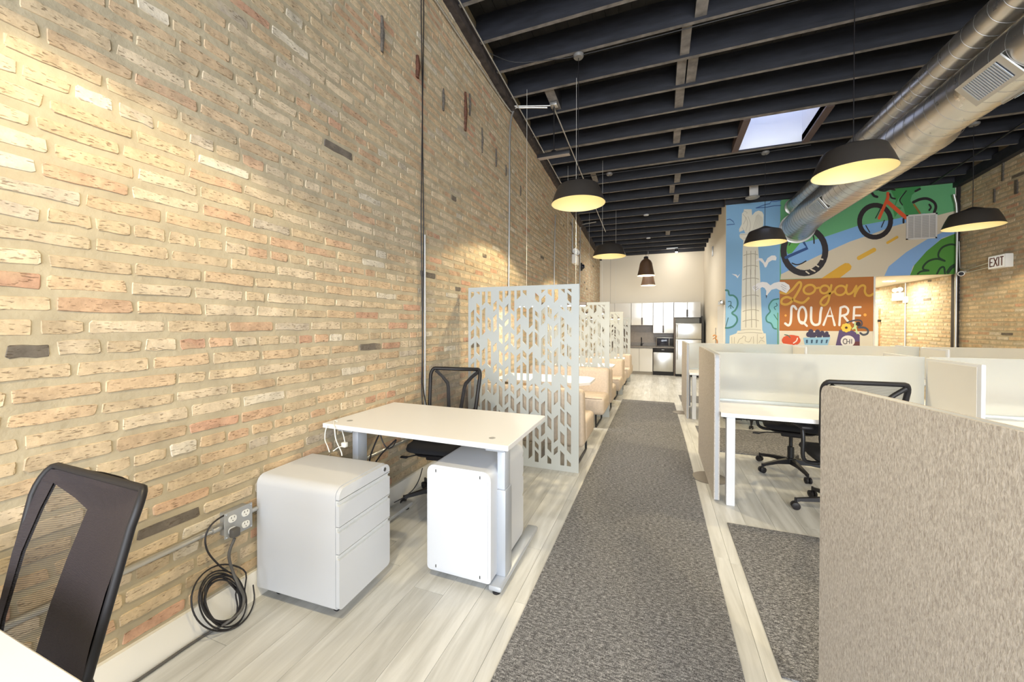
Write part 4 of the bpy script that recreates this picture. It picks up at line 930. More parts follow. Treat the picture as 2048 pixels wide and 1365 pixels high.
# ---- cut-out patterned screens
def make_screen(label, W=1.18, H=1.81):
    cols = []; rg = random.Random(21); cA4 = lambda y, x=.6: HC-(560+y/6.823-650)/759*((1.872-x)*.357+3.6*.934)
    N = 17
    upper = {0: ('/', [(150, 240), (430, 630), (690, 800), (880, 1070)]), 1: ('\\', [(150, 190), (340, 470), (520, 580), (650, 790), (870, 1020)]), 2: ('/', [(150, 335), (400, 740), (950, 1160), (1220, 1500)]), 3: ('\\', [(150, 340), (530, 690), (820, 1180), (1365, 1500)]), 4: ('/', [(310, 420), (490, 700), (880, 980), (1165, 1260)]), 5: ('\\', [(145, 290), (360, 540), (620, 860), (980, 1150), (1210, 1400)]), 6: ('/', [(150, 230), (355, 470), (555, 620), (740, 840), (895, 960), (1000, 1095), (1200, 1300)]), 7: ('\\', [(140, 420), (475, 670), (740, 900), (1010, 1290)]), 8: ('/', [(155, 250), (380, 550), (630, 735), (810, 940), (1020, 1110), (1190, 1450)]), 9: ('\\', [(120, 200), (375, 500), (700, 870), (985, 1070), (1200, 1420)]), 10: ('/', [(380, 640), (730, 930), (1190, 1450)]), 11: ('\\', [(200, 290), (445, 505), (560, 700), (735, 900), (1090, 1260)]), 12: ('/', [(120, 160), (400, 600), (780, 1045), (1290, 1450)]), 13: ('\\', [(120, 210), (380, 520), (620, 900), (960, 1120), (1260, 1430)]), 14: ('/', [(120, 290), (470, 540), (620, 780), (950, 1290)]), 15: ('\\', [(120, 160), (380, 410), (520, 830), (870, 1030), (1180, 1310)]), 16: ('\\', [(120, 150), (200, 300), (340, 430), (630, 760), (900, 1070), (1130, 1460)])}
    y5 = lambda y: (740+y/6.204-560)*6.823
    lower = {2: [(180, 310)], 3: [(130, 280), (400, 560)], 4: [(180, 300), (460, 600)], 5: [(210, 450)], 6: [(320, 420), (480, 560)], 7: [(190, 290), (340, 500)], 8: [(245, 340), (415, 560)], 9: [(320, 490)], 10: [(195, 270), (350, 540), (760, 1090)], 11: [(195, 340), (380, 520), (720, 850), (910, 980), (1020, 1160)], 12: [(240, 265), (410, 600), (880, 1085)], 13: [(250, 530), (590, 725), (860, 1010), (1090, 1195)], 14: [(270, 420), (585, 890), (970, 1045)], 15: [(200, 480), (510, 680), (790, 940), (1030, 1218)], 16: [(300, 420), (545, 700), (740, 1030), (1140, 1230)]}
    x0, x1 = .028, W-.05; pitch = (x1-x0)/N; hw = pitch*.62
    zt, zb = H-.045, .055
    t = empty('privacy_screen'); tag(t, label, 'screen', 'patterned white screens between booths')
    mb_ = MB(); th = .012
    def quad(ax, bx, za0, za1, zb0, zb1):    # left edge za0..za1, right edge zb0..zb1
        vs = [(ax, 0, za0), (bx, 0, zb0), (bx, 0, zb1), (ax, 0, za1)]; vs += [(x, th, z) for x, y, z in vs]
        mb_.add(vs, [(0, 1, 2, 3), (7, 6, 5, 4), (0, 4, 5, 1), (1, 5, 6, 2), (2, 6, 7, 3), (3, 7, 4, 0)])
    quad(0, x0, 0, H, 0, H)
    for i in range(N):
        cx = x0+pitch*i; gx = pitch-hw; quad(cx+hw, cx+pitch+(0 if i < N-1 else W-x1), 0, H, 0, H)
        d, hs = upper[i]; sl = hw*.95*(1 if d == '/' else -1)
        zs = []; scale = 1.81/(1.81)
        for a_, b_ in hs:
            if i in lower and b_ > 1310: continue
            zs.append((cA4(a_, cx), cA4(b_, cx)))
        for a_, b_ in lower.get(i, []): zs.append((cA4(y5(a_), cx), cA4(y5(b_), cx)))
        z = min(q[1] for q in zs)-.06 if zs else zt
        while z > zb+.08 and (i < 10):
            l_ = rg.choice([.07, .1, .14, .2]); 
            if z-l_ < zb: break
            zs.append((z, z-l_)); z -= l_+rg.choice([.05, .06, .12])
        zs = sorted([(min(a_, zt), max(b_, zb)) for a_, b_ in zs], reverse=True)
        add = []
        for (a_, b_), (a2, b2) in zip(zs, zs[1:]):
            if b_-a2 > .17: add.append((b_-.055, a2+.055))
        zs = sorted(zs+add, reverse=True)
        top = (H, H)
        for a_, b_ in zs:
            if a_-b_ < .012: continue
            hi = (a_-sl/2, a_+sl/2); lo = (b_-sl/2, b_+sl/2)
            if a_ > zt-.012: hi = (zt, zt)
            if b_ < zb+.012: lo = (zb, zb)
            hi = (min(hi[0], top[0]-.004), min(hi[1], top[1]-.004))
            if lo[0] > hi[0]-.004 or lo[1] > hi[1]-.004:
                lo = (min(lo[0], hi[0]-.003), min(lo[1], hi[1]-.003))
            quad(cx, cx+hw, hi[0], top[0], hi[1], top[1]); top = lo
        quad(cx, cx+hw, 0, top[0], 0, top[1])
    mb_.build('cutout_panel', screen_white, t, smooth=0)
    for x in (.1, W-.3):
        f = MB(); f.rbox(x, x+.05, .012, .05, 0, .02, .003).build('foot_bracket', white_metal, t)
    return t
sc1 = make_screen('white herringbone cut-out screen nearest the camera, before the first booth'); sc1.location = (-1.872, 3.60, 0)
for k, lab in ((1, 'second white cut-out screen, between first and second booth tables'), (2, 'third white cut-out screen, between second and third booth tables'), (3, 'furthest white cut-out screen, before the kitchen')):
    c = copy_tree(sc1); y = 3.60+2.49*k; c.location = (-1.872, y, zf(y)); c['label'] = lab

# ---- booth benches, tables, linear lamps
def make_bench(label):
    L = 1.27; t = empty('booth_bench'); tag(t, label, 'bench', 'beige booth benches')
    def soft(x0, x1, y0, y1, z0, z1, r_, name, tiltf=None):
        m_ = MB(); m_.rbox(x0, x1, y0, y1, z0, z1, r_, 4)
        if tiltf: m_.v = [tiltf(*v) for v in m_.v]
        return m_.build(name, beige, t, smooth=50)
    soft(-L/2, L/2, -.16, .36, .20, .44, .045, 'seat', lambda x, y, z: (x, y+.05*(z-.3)*(1 if y > .1 else 0), z))
    soft(-L/2, L/2, -.33, -.155, .20, .78, .05, 'backrest', lambda x, y, z: (x, y-(z-.3)*.10, z))
    MB().box(-L/2+.03, L/2-.03, .352, .362, .425, .428).build('seam', mat('beige_seam', (.35, .25, .17), .8), t)
    for x in (-L/2+.12, L/2-.08):
        MB().tube(smooth_pts([(x, .28, .2), (x, .27, .05), (x, .24, .012), (x, 0, .01), (x, -.26, .012), (x, -.29, .05), (x, -.30, .2)], 4), .0125, 8).build('sled_leg', black_met, t, smooth=50)
    return t
def make_table(label):
    t = empty('booth_table'); tag(t, label, 'table', 'pale booth tables'); W, D, c = 1.20, .64, .11
    poly = [(-W/2, -D/2), (W/2-c, -D/2), (W/2, -D/2+c*1.1), (W/2, D/2-c*1.1), (W/2-c, D/2), (-W/2, D/2)]
    MB().prism(poly, lambda u, v, s: (u, v, .707+s), .03).build('tabletop', tabletop_m, t, smooth=0)
    MB().rbox(-.04, .04, -.04, .04, .02, .707, .006).build('pedestal', black_met, t); MB().rbox(-.25, .25, -.22, .22, 0, .02, .006).build('base', black_met, t)
    return t
def make_linear(label, zceil):
    t = empty('linear_lamp'); tag(t, label, 'lamp', 'linear lamps over the booth tables'); L = .93
    MB().rbox(-L/2, L/2, -.025, .025, 0, .045, .004).build('housing', mat('bronze_lamp_housing', (.16, .12, .09), .4, .4), t)
    for i in range(11):
        if i in (4,): continue
        x = -L/2+.045+i*(L-.09)/10; MB().rbox(x-.030, x+.030, -.02, .02, -.008, .001, .003).build('led_module', led_m, t)
    for x in (-.33, .33): MB().tube([(x, 0, .045), (x, 0, zceil)], .0018, 5).build('wire', cable_w, t)
    return t
ords = ['first', 'second', 'third']
bn = tb = ll = None
for k in range(4):
    y = 4.03+2.49*k; L = (['nearest', 'second', 'third', 'furthest'][k])
    if k < 4:
        lab = 'beige booth bench facing the kitchen, %s of its kind from the camera' % L
        o = make_bench(lab) if bn is None else copy_tree(bn); bn = bn or o; o['label'] = lab
        o.location = (-1.30, y, zf(y)); o.rotation_euler = (0, 0, 0)
    if k < 3:
        y2 = 5.60+2.49*k; o = copy_tree(bn); o.location = (-1.30, y2, zf(y2)); o.rotation_euler = (0, 0, PI); o['label'] = 'beige booth bench facing the camera, behind the %s booth table' % ords[k]
        y3 = 4.71+2.49*k; lab = 'pale table with clipped corners in the %s booth' % ords[k]
        o = make_table(lab) if tb is None else copy_tree(tb); tb = tb or o; o['label'] = lab; o.location = (-1.335, y3, zf(y3))
        lab = 'linear LED lamp hanging over the %s booth table' % ords[k]
        zb = 1.665-(.0 if k == 0 else (.04 if k == 1 else .10)); o = make_linear(lab, zc(y3)-zb-.02+.03) if ll is None else copy_tree(ll); ll = ll or o; o['label'] = lab; o.location = (-1.295, 4.80+2.49*k, zb)
        light('linear_lamp_light', 'AREA', (-1.295, 4.80+2.49*k, zb-.02), 12, (1, .97, .92), .9, .05)

# ---- workstation rows on the right
def felt_panel(name, p0, p1, z0, z1, label, r_=.05, group='felt end panels'):
    p0, p1 = Vector((*p0, 0)), Vector((*p1, 0)); L = (p1-p0).length; ang = math.atan2(p1.y-p0.y, p1.x-p0.x)
    t = empty(name, (p0.x, p0.y, z0), ang); tag(t, label, 'screen', group)
    H = z1-z0; out = arc(L-r_, H-r_, r_, 0, 90, 5)+arc(r_, H-r_, r_, 90, 180, 5)+[(0, 0), (L, 0)]
    MB().prism(out, lambda u, v, s: (u, -.012+s, v), .024).build('core', mat('panel_core_grey', (.33, .35, .39), .5), t, smooth=30)
    for s0 in (-.020, .012): MB().prism(out, lambda u, v, s: (u, s0+s, v), .008).build('felt_face', felt_m, t, smooth=30)
    return t
felt_panel('felt_panel', (.592, 1.735), (.592+1.2*.207, 1.735-1.2*.978), .05, 1.20, 'big beige-grey felt panel filling the lower right foreground', .035)
felt_panel('felt_panel', (.452, 3.41), (.452, 4.62), .02, 1.186, 'felt end panel of the first desk row, beside the aisle')
felt_panel('felt_panel', (.452, 6.50), (.452, 7.66), -.05, 1.128, 'felt end panel of the second desk row, further down the aisle')
def desk_row(ys, nseat, zo, tagname, ordn):
    for i in range(nseat):
        for side in (-1, 1):
            x0, x1 = .475+1.5*i+(.005 if i else 0), .475+1.5*(i+1)-.005
            ya, yb = (ys-.59, ys-.035) if side < 0 else (ys+.035, ys+.59); yfr = ya if side < 0 else yb
            t = empty('workstation_desk', ((x0+x1)/2, (ya+yb)/2, zo))
            seat = ['next to the aisle', 'in the middle', 'next to the brick wall'][i]
            tag(t, 'white desk on the %s side of the %s desk row, %s' % ('near' if side < 0 else 'far', ordn, seat), 'desk', 'white workstation desks'); T = Matrix.Translation((-(x0+x1)/2, -(ya+yb)/2, 0))
            d_ = MB(); c = .35; yk = yb if side < 0 else ya; sg = 1 if side < 0 else -1
            poly = [(x0, yfr), (x1, yfr), (x1, yk), (x0+1.05, yk), (x0+1.02, yk-sg*.045), (x0+.48, yk-sg*.045), (x0+.45, yk), (x0, yk)]
            d_.prism(poly, lambda u, v, s: T @ Vector((u, v, .70+s)), .03); d_.build('desktop', station_lam, t, smooth=0)
            for lx in ((x0+.04) if i == 0 else (x0-.01), (x1-.06)) if i == 0 else (x1-.06,):
                yy = yfr+(.02 if side < 0 else -.08)
                MB().rbox(lx, lx+.06, yy, yy+.06, .0, .70, .003, 1, T).build('leg', white_metal, t, smooth=0)
            MB().rbox(x0+.1, x1-.1, min(ya, yb)+.2, min(ya, yb)+.24, .66, .70, .003, 1, T).build('beam', white_metal, t, smooth=0)
    # spine screen of frosted glass, one pane per seat
    for i in range(nseat):
        x0, x1 = .50+1.5*i, .47+1.5*(i+1)
        t = empty('frosted_screen', ((x0+x1)/2, ys, zo)); tag(t, 'frosted glass screen along the %s desk row, %s' % (ordn, ['next to the aisle', 'middle pane', 'pane next to the brick wall'][i]), 'screen', 'frosted desk screens')
        T = Matrix.Translation((-(x0+x1)/2, -ys, 0)); MB().rbox(x0, x1, ys-.005, ys+.005, .745, 1.17, .002, 1, T).build('glass_pane', frost_m, t, smooth=0)
        MB().rbox(x0+.02, x1-.02, ys-.012, ys+.012, .705, .745, .003, 1, T).build('clamp_rail', mat('pale_green_glass_edge', (.62, .66, .64), .3), t, smooth=0)
        # wire tray under the desk
    tr = empty('cable_tray', (1.2, ys, zo)); tag(tr, 'black wire cable tray under the %s desk row' % ordn, 'cable tray')
    g = MB()
    for j in range(30): x = -.62+j*.042; g.tube([(x, -.10, .66), (x, -.08, .57), (x, .08, .57), (x, .10, .66)], .0022, 4)
    for yy, zz in ((-.10, .66), (-.09, .62), (-.08, .58), (0, .57), (.08, .58), (.09, .62), (.10, .66)): g.tube([(-.64, yy, zz), (.62, yy, zz)], .0022, 4)
    g.build('wire_basket', black_met, tr, smooth=0)
    # dividers between seats
    for i in range(1, nseat):
        x = .475+1.5*i
        for side in (-1, 1):
            t = empty('divider_panel', (x, ys+side*.3, zo)); tag(t, 'white divider, %s side of %s desk row, %s' % ('near' if side < 0 else 'far', ordn, ['between aisle and middle seats', 'between middle and wall seats'][i-1]), 'screen', 'white desk dividers')
            MB().rbox(-.012, .012, -.275, .275, .735, 1.165, .006, 2).build('frame', white_metal, t, smooth=30)
            for s in (-1, 1): MB().rbox(s*.0125-.002, s*.0125+.002, -.24, .24, .75, 1.145, .001, 1).build('pinboard', mat('pale_grey_pinboard', (.62, .61, .59), .85), t, smooth=0)
desk_row(3.95, 3, 0, 'a', 'first'); desk_row(7.07, 3, -.055, 'b', 'second')

# ---- spiral ducts, running front to back under the joists
def duct(label, prof, ribs, seedp):
    """prof: list of (y, x, z, r)"""
    t = empty('spiral_duct', (prof[0][1], prof[0][0], prof[0][2])); tag(t, label, 'duct'); o = t.location
    def at_y(y):
        for a, b in zip(prof, prof[1:]):
            if min(a[0], b[0]) <= y <= max(a[0], b[0]): k = (y-a[0])/(b[0]-a[0]); return [a[i]+(b[i]-a[i])*k for i in (1, 2, 3)]
        return prof[-1][1:]
    m_ = MB(); pts = [Vector((p[1], p[0], p[2]))-o for p in prof]; m_.tube(pts, 1, 48, cap=True, rads=[p[3] for p in prof]); m_.build('duct_shell', duct_m, t, smooth=30)
    y = max(p[0] for p in prof)-.1; ymin = min(p[0] for p in prof)
    m_ = MB(); st = ribs; n = 40; path = []
    ylist = []
    while y > ymin: ylist.append(y); y -= st(y)
    for y in ylist:                         # each seam is one slanted turn of the spiral
        x, z, r_ = at_y(y); ring = [Vector((x+(r_+.001)*math.cos(2*PI*k/n), y-.05*k/n, z+(r_+.001)*math.sin(2*PI*k/n)))-o for k in range(n+1)]
        m_.tube(ring, .0022, 4, cap=False)
    m_.build('spiral_seam', mat('duct_seam', (.30, .29, .28), .4, .8) if 'duct_seam' not in bpy.data.materials else bpy.data.materials['duct_seam'], t, smooth=60)
    return t, at_y
d2, f2 = duct('large spiral duct with air registers, lower right of the two, running to the mural', [(9.77, 2.79, 3.50, .30), (9.3, 2.78, 3.55, .285), (8.9, 2.77, 3.58, .275), (5.5, 2.765, 3.585, .272), (5.35, 2.75, 3.60, .236), (-1.0, 2.75, 3.61, .236)], lambda y: .11 if y > 7.4 else .16, 1)
d1, f1 = duct('thinner spiral duct above the large one, ending at the green wall', [(9.77, 2.74, 3.96, .165), (6.0, 2.72, 4.03, .152), (-1.0, 2.70, 4.14, .152)], lambda y: .15, 2)
for (d, y, x, z, r_) in ((d2, 9.765, 2.79, 3.50, .33), (d1, 9.765, 2.74, 3.96, .185)):
    MB().tube([(x-d.location.x, y-.012-d.location.y, z-d.location.z), (x-d.location.x, y+.008-d.location.y, z-d.location.z)], r_, 40).build('wall_collar', duct_m, d, smooth=30)
def register(d, y, fy, ang, L, Wd, nsl, label):
    x, z, r_ = fy(y); t = empty('air_register', (x, y, z)); tag(t, label, 'vent', 'air registers on the large duct')
    ca, sa = math.cos(ang), math.sin(ang); nrm = Vector((ca, 0, sa)); tan = Vector((-sa, 0, ca))
    def F(u, v, w_): return nrm*(r_+.004+w_)+tan*u+Vector((0, v, 0))
    MB().prism(rrect(-Wd/2-.03, Wd/2+.03, -L/2-.06, L/2+.06, .004, 1), F, .012).build('flange', conduit_m, t, smooth=0)
    for s in (-1, 1): MB().prism([(s*(Wd/2+.03), -L/2-.06), (s*(Wd/2+.03), L/2+.06), (s*(Wd/2+.026), L/2+.06), (s*(Wd/2+.026), -L/2-.06)], lambda u, v, w_: F(u, v, -.05+w_), .06).build('saddle', conduit_m, t, smooth=0)
    MB().prism([(-Wd/2, -L/2), (Wd/2, -L/2), (Wd/2, L/2), (-Wd/2, L/2)], lambda u, v, w_: F(u, v, .0125+w_), .002).build('opening', mat('dark_register_opening', (.03, .035, .05), .6), t, smooth=0)
    for k in range(nsl):
        v = -L/2+(k+.5)*L/nsl; MB().prism([(-Wd/2, v-L/nsl*.22), (Wd/2, v-L/nsl*.22), (Wd/2, v+L/nsl*.3), (-Wd/2, v+L/nsl*.3)], lambda u, v_, w_: F(u, v_, .015+w_), .006).build('slat', mat('pale_blue_slat', (.55, .60, .66), .35, .3) if 'pale_blue_slat' not in bpy.data.materials else bpy.data.materials['pale_blue_slat'], t, smooth=0)
    return t
register(d2, 4.37, f2, math.radians(219), .36, .17, 16, 'slatted air register on the underside of the large duct, nearest the camera')
register(d2, 7.9, f2, math.radians(214), .42, .17, 10, 'slatted air register on the large duct, near the mural end')
register(d2, 4.3, f2, math.radians(300), .5, .13, 10, 'air register on the far side of the large duct, at the right picture edge')
for x, y in ((2.73, 4.6), (2.73, 2.6), (2.73, 6.5), (2.73, 8.4)):
    MB().tube([(x+.17, y, 3.9), (x+.17, y, zc(y)+.05)], .004, 6).build('duct_hanger', conduit_m, d2, smooth=0).location = -d2.location
# ---- pendant lamps
def make_pendant(label, drop):
    t = empty('pendant_lamp'); tag(t, label, 'lamp', 'wide dark pendant lamps')
    out = [(.310, 0), (.300, .03), (.272, .11), (.235, .195), (.225, .205), (.12, .243), (.03, .282), (.022, .285), (.001, .285)]
    MB().lathe(out, n=48).build('shade', shade_out, t, smooth=35)
    inn = [(.310, 0), (.306, .0), (.296, .03), (.268, .11), (.231, .19), (.12, .234), (.03, .262), (.001, .264)]
    MB().lathe(inn, n=48).build('shade_lining', shade_in, t, smooth=50)
    MB().sphere((0, 0, .19), .03, 16).build('bulb', bulb_m, t); MB().lathe([(.001, .27), (.02, .27), (.02, .20), (.03, .20), (.001, .199)], n=12).build('lamp_holder', black_pl, t)
    MB().tube([(0, 0, .28), (0, 0, drop-.01)], .004, 6).build('cord', black_pl, t, smooth=60)
    MB().lathe([(.001, drop-.035), (.05, drop-.033), (.062, drop-.015), (.062, drop), (.001, drop)], n=20).build('canopy', mat('grey_canopy', (.16, .155, .15), .5) if 'grey_canopy' not in bpy.data.materials else bpy.data.materials['grey_canopy'], t)
    return t
PW = 120
labs = [(-.865, 4.42, 2.83, 'dark wide pendant lamp in front of the brick wall, left of the aisle, nearest'), (-.865, 7.5, 2.735, 'dark wide pendant lamp by the left brick wall, smaller one nearer the kitchen'),
        (1.69, 4.42, 2.83, 'biggest-looking dark pendant lamp, hanging in front of the silver ducts'), (1.69, 7.5, 2.80, 'pendant lamp hanging before the blue painted column wall'), (4.25, 7.5, 2.84, 'dark pendant lamp beside the right brick wall, above the exit sign'),
        ]
for x, y, z, lab in labs:
    o = make_pendant(lab, zc(y)-z); o.location = (x, y, z)
for x, y, z in [(-.865, 4.42, 2.83), (-.865, 7.5, 2.735), (1.69, 4.42, 2.83), (1.69, 7.5, 2.8), (4.25, 7.5, 2.84), (-.865, .35, 2.83), (1.69, .35, 2.83), (4.25, 4.42, 2.83), (4.25, .35, 2.83)]:
    light('pendant_light', 'SPOT', (x, y, z+.03), PW, (1, .82, .50), .06, spot=math.radians(137), blend=.14); light('pendant_glow', 'POINT', (x, y, z+.13), .9, (1, .86, .5), .05)
for x, y, lab in [(-.865, .35, 'dark wide pendant lamp left above the camera, out of the picture'), (1.69, .35, 'dark wide pendant lamp right above the camera, out of the picture'), (4.25, .35, 'dark wide pendant lamp far right of the camera, out of the picture'), (4.25, 4.42, 'dark wide pendant lamp beyond the right picture edge')]:
    o = make_pendant(lab, zc(y)-2.83); o.location = (x, y, 2.83)
def make_bell(label, drop):
    t = empty('bell_pendant'); tag(t, label, 'lamp', 'brown bell pendant lamps')
    MB().lathe([(.001, .42), (.05, .42), (.12, .36), (.145, .30), (.17, .15), (.205, .0)], n=32).build('shade', brown_shade, t, smooth=35)
    MB().lathe([(.001, .41), (.115, .355), (.14, .30), (.166, .15), (.205, 0)], n=32).build('shade_lining', mat('cream_lining', (.85, .78, .60), .5) if 'cream_lining' not in bpy.data.materials else bpy.data.materials['cream_lining'], t, smooth=50)
    MB().lathe([(.05, .42), (.06, .44), (.045, .47), (.001, .47)], n=16).build('cap', black_pl, t)
    MB().sphere((0, 0, .2), .04, 12).build('bulb', bulb_m, t); MB().tube([(0, 0, .47), (0, 0, drop)], .004, 6).build('cord', black_pl, t)
    MB().lathe([(.001, drop-.03), (.06, drop-.02), (.06, drop), (.001, drop)], n=18).build('canopy', white_metal, t)
    return t
for x, y, z, lab in [(-.26, 9.97, 2.64, 'brown bell-shaped pendant lamp before the kitchen, the higher and nearer one'), (-.25, 11.96, 2.59, 'brown bell-shaped pendant lamp nearest the kitchen, partly behind the other')]:
    o = make_bell(lab, zc(y)-z); o.location = (x, y, z); light('bell_light', 'SPOT', (x, y, z+.12), 90, (1, .86, .62), .05, spot=math.radians(130), blend=.3)
# kitchen spotlight on the joists
p = onceil(1353, 497); t = empty('spot_lamp', (p.x, p.y, p.z)); tag(t, 'small lit spotlight on the dark ceiling above the kitchen', 'lamp')
MB().tube([(0, 0, 0), (0, .03, -.10)], .05, 16, rads=[.035, .055]).build('housing', black_met, t); MB().sphere((0, .032, -.10), .04, 12).build('bulb', led_m, t); MB().box(-.30, .04, -.02, .02, -.005, .03).build('track', conduit_m, t)
light('kitchen_spot', 'POINT', (p.x, p.y+.05, p.z-.25), 14, (1, .92, .80), .08)
light('kitchen_fill_light', 'AREA', (-.3, 11.6, 3.6), 60, (1, .94, .84), 1.6, 1.2)  # unseen fill light added to brighten the kitchen, no fixture
# corridor downlight
p = at(1778, 563, Z=2.398); o = MB().lathe([(.001, -.004), (.075, -.004), (.095, -.006), (.10, 0), (.001, 0)], n=28).build('ceiling_downlight', down_m, loc=(p.x, p.y, 2.399)); tag(o, 'round recessed downlight glowing in the white corridor ceiling', 'lamp')
light('corridor_light', 'AREA', (p.x, p.y, 2.37), 42, (1, .88, .64), .18); light('corridor_light', 'AREA', (4.75, 12.6, 2.37), 42, (1, .90, .70), .18)

# ---- ceiling fittings
def disc(name, x, y, z, r_, h, m__, label, cat):
    o = MB().lathe([(.001, -h), (r_*.55, -h), (r_*.8, -h*.8), (r_, -h*.35), (r_, 0), (.001, 0)], n=28).build(name, m__, loc=(x, y, z)); return tag(o, label, cat)
p = onceil(1848, 308); disc('smoke_detector', p.x, p.y, p.z, .075, .05, trim_white, 'white round smoke detector on the dark ceiling right of the ducts', 'smoke detector')
p = onceil(1505, 384); t = empty('ceiling_sensor', (p.x, p.y, p.z)); tag(t, 'grey hanging antenna box with round dish below, beneath the skylight end', 'sensor')
k = p.y/8.6; MB().rbox(-.06, .10, -.03, .02, -.10, .22, .01).build('antenna_box', grille_m, t, smooth=30); MB().lathe([(.001, -.14), (.10, -.14), (.13, -.12), (.125, -.105), (.001, -.10)], n=24).build('dish', mat('grey_dish', (.30, .29, .27), .5), t)
MB().tube([(0, 0, -.12), (0, 0, 0)], .012, 8).build('stem', black_met, t); MB().tube([(.03, 0, .2), (.12, -.02, .35)], .004, 6).build('cable', cable_w, t)
# junction plate with hanging dark fitting near the brick wall
a = at(1076, 319, Y=5.2); b = at(1141, 311, Y=5.2); c0 = at(1108, 215, Y=5.2)
t = empty('hanging_fitting', (c0.x, 5.2, zc(5.2))); tag(t, 'black bar fitting hanging on a rod from the joists near the brick wall', 'ceiling fitting')
zb = a.z-zc(5.2); MB().rbox(-.235, .235, -.05, .05, zb, zb+.055, .006).build('bar', black_pl, t, smooth=30)
MB().rbox(-.225, .225, -.04, .04, zb-.003, zb+.001, .001, 1).build('diffuser', mat('dull_pale_diffuser', (.34, .30, .28), .5), t, smooth=0)
MB().tube([(0, 0, zb+.05), (0, 0, 0)], .009, 8).build('rod', black_met, t); MB().rbox(-.05, .05, -.05, .05, -.02, .02, .004).build('box', conduit_m, t); MB().lathe([(.001, zb+.09), (.03, zb+.085), (.055, zb+.055), (.001, zb+.055)], n=18).build('cap', black_met, t)
# conduits on wall and ceiling
def conduit(label, pts, r_=.011, m__=conduit_m, sm=5):
    o = MB().tube(smooth_pts(pts, sm) if sm else pts, r_, 8).build('conduit', m__, smooth=60); return tag(o, label, 'conduit')
def W_(x, y, off=.02): p = at(x, y, X=XL+off); return (p.x, p.y, p.z)
y1 = 5.0
conduit('silver conduit along the top of the brick wall turning onto the ceiling', [(XL+.03, -1, zc(-1)-.30), (XL+.03, 2.0, zc(2.0)-.285), (XL+.03, 4.75, zc(4.75)-.14), (XL+.05, 4.95, zc(4.95)-.05), (XL+.12, 5.02, zc(5)-.03), (-1.40, 5.15, zc(5.15)-.03)], .009)
conduit('second silver conduit tight under the joists above the brick wall', [(XL+.12, -1, zc(-1)-.03), (XL+.12, 5, zc(5)-.03), (XL+.12, 9, zc(9)-.03)], .010, sm=0)
conduit('silver conduit dropping down the brick wall behind the first patterned screen', [(-1.45, 5.17, zc(5.17)-.035), (XL+.16, 5.06, zc(5.06)-.035), (XL+.06, 5.03, zc(5)-.06), W_(1020, 262), W_(1019, 400), W_(1018, 500), W_(1017, 620)], .013)
conduit('silver conduit running towards the kitchen under the joists, near the brick wall', [(-1.37, 5.2, zc(5.2)-.02), (-1.37, 8.5, zc(8.5)-.02), (-1.37, 11, zc(11)-.02)], .010, sm=0)
conduit('silver conduit dropping on the brick wall right of the first lamp', [W_(1111, 430), W_(1109, 500), W_(1108, 620)], .012, sm=0)
conduit('silver conduit feeding the emergency light on the brick wall', [W_(1145, 436), W_(1145, 506)], .012, sm=0)
conduit('silver conduit down the brick wall near the kitchen end', [(-1.5, 10.1, zc(10.1)-.02), (XL+.1, 10.15, zc(10.1)-.04), W_(1161, 455), W_(1160, 520), W_(1159, 600)], .013)
conduit('thin grey cable clipped along the joist to the first lamp canopy', [(XL+.1, 4.05, zc(4)-.0), (-1.6, 4.25, zc(4.3)-.02), (-1.2, 4.36, zc(4.36)-.015), (-.9, 4.40, zc(4.4)-.02), (-.2, 4.42, zc(4.42)-.01), (.9, 4.41, zc(4.41)-.012), (1.65, 4.41, zc(4.42)-.015)], .005, black_met)
conduit('thin conduit along the joist past the second row of lamps', [(XL+.1, 7.46, zc(7.46)-.015), (-.9, 7.47, zc(7.47)-.012), (1.6, 7.47, zc(7.47)-.012), (2.3, 7.44, zc(7.44)-.012)], .007, black_met)
q = onceil(2045, 262); conduit('dark conduit crossing under the joists at the right brick wall', [(XR-.55, 3.0, zc(3)-.02), (XR-.55, 6.5, zc(6.5)-.02), (XR-.45, YM-.1, zc(YM)-.03)], .014, black_met, sm=0)
conduit('silver conduit in the dark gap between mural and brick wall', [(XR-.06, YM-.05, -.1), (XR-.06, YM-.05, 2.38), (XR-.055, YM-.05, 3.4), (XR-.08, YM-.06, 3.72), (XR-.12, YM-.07, 3.9)], .020, conduit_m, sm=0)
conduit('upper thin conduit leading to the exit sign', [(XR-.05, YM-.09, 3.0), (XR-.04, YM-.10, 2.50), (XR-.03, YM-.25, 2.44), (XR-.02, 9.05, 2.50)], .008, conduit_m, sm=0)
conduit('lower thin conduit leading to the exit sign', [(XR-.05, YM-.09, 2.39), (XR-.03, YM-.2, 2.39), (XR-.02, 9.05, 2.42)], .008, conduit_m, sm=0)
MB().box(XR-.05, XR, YM-.03, YM+.1, -.2, 4.05).build('corner_gap', mat('black_gap_filler', (.02, .015, .015), .8), wall_mural)
p = at(1921, 547, X=XR-.12); t = empty('security_camera', tuple(p)); tag(t, 'white bullet security camera at the mural corner', 'camera')
MB().tube([(.06, .05, .03), (0, -.02, 0), (-.03, -.07, -.015)], .038, 18, rads=[.02, .042, .045]).build('body', trim_white, t); MB().tube([(-.03, -.071, -.0155), (-.032, -.075, -.017)], .033, 18).build('lens', glass_dark, t); MB().tube([(.06, .05, .03), (.12, .09, .04)], .02, 10).build('bracket', trim_white, t)
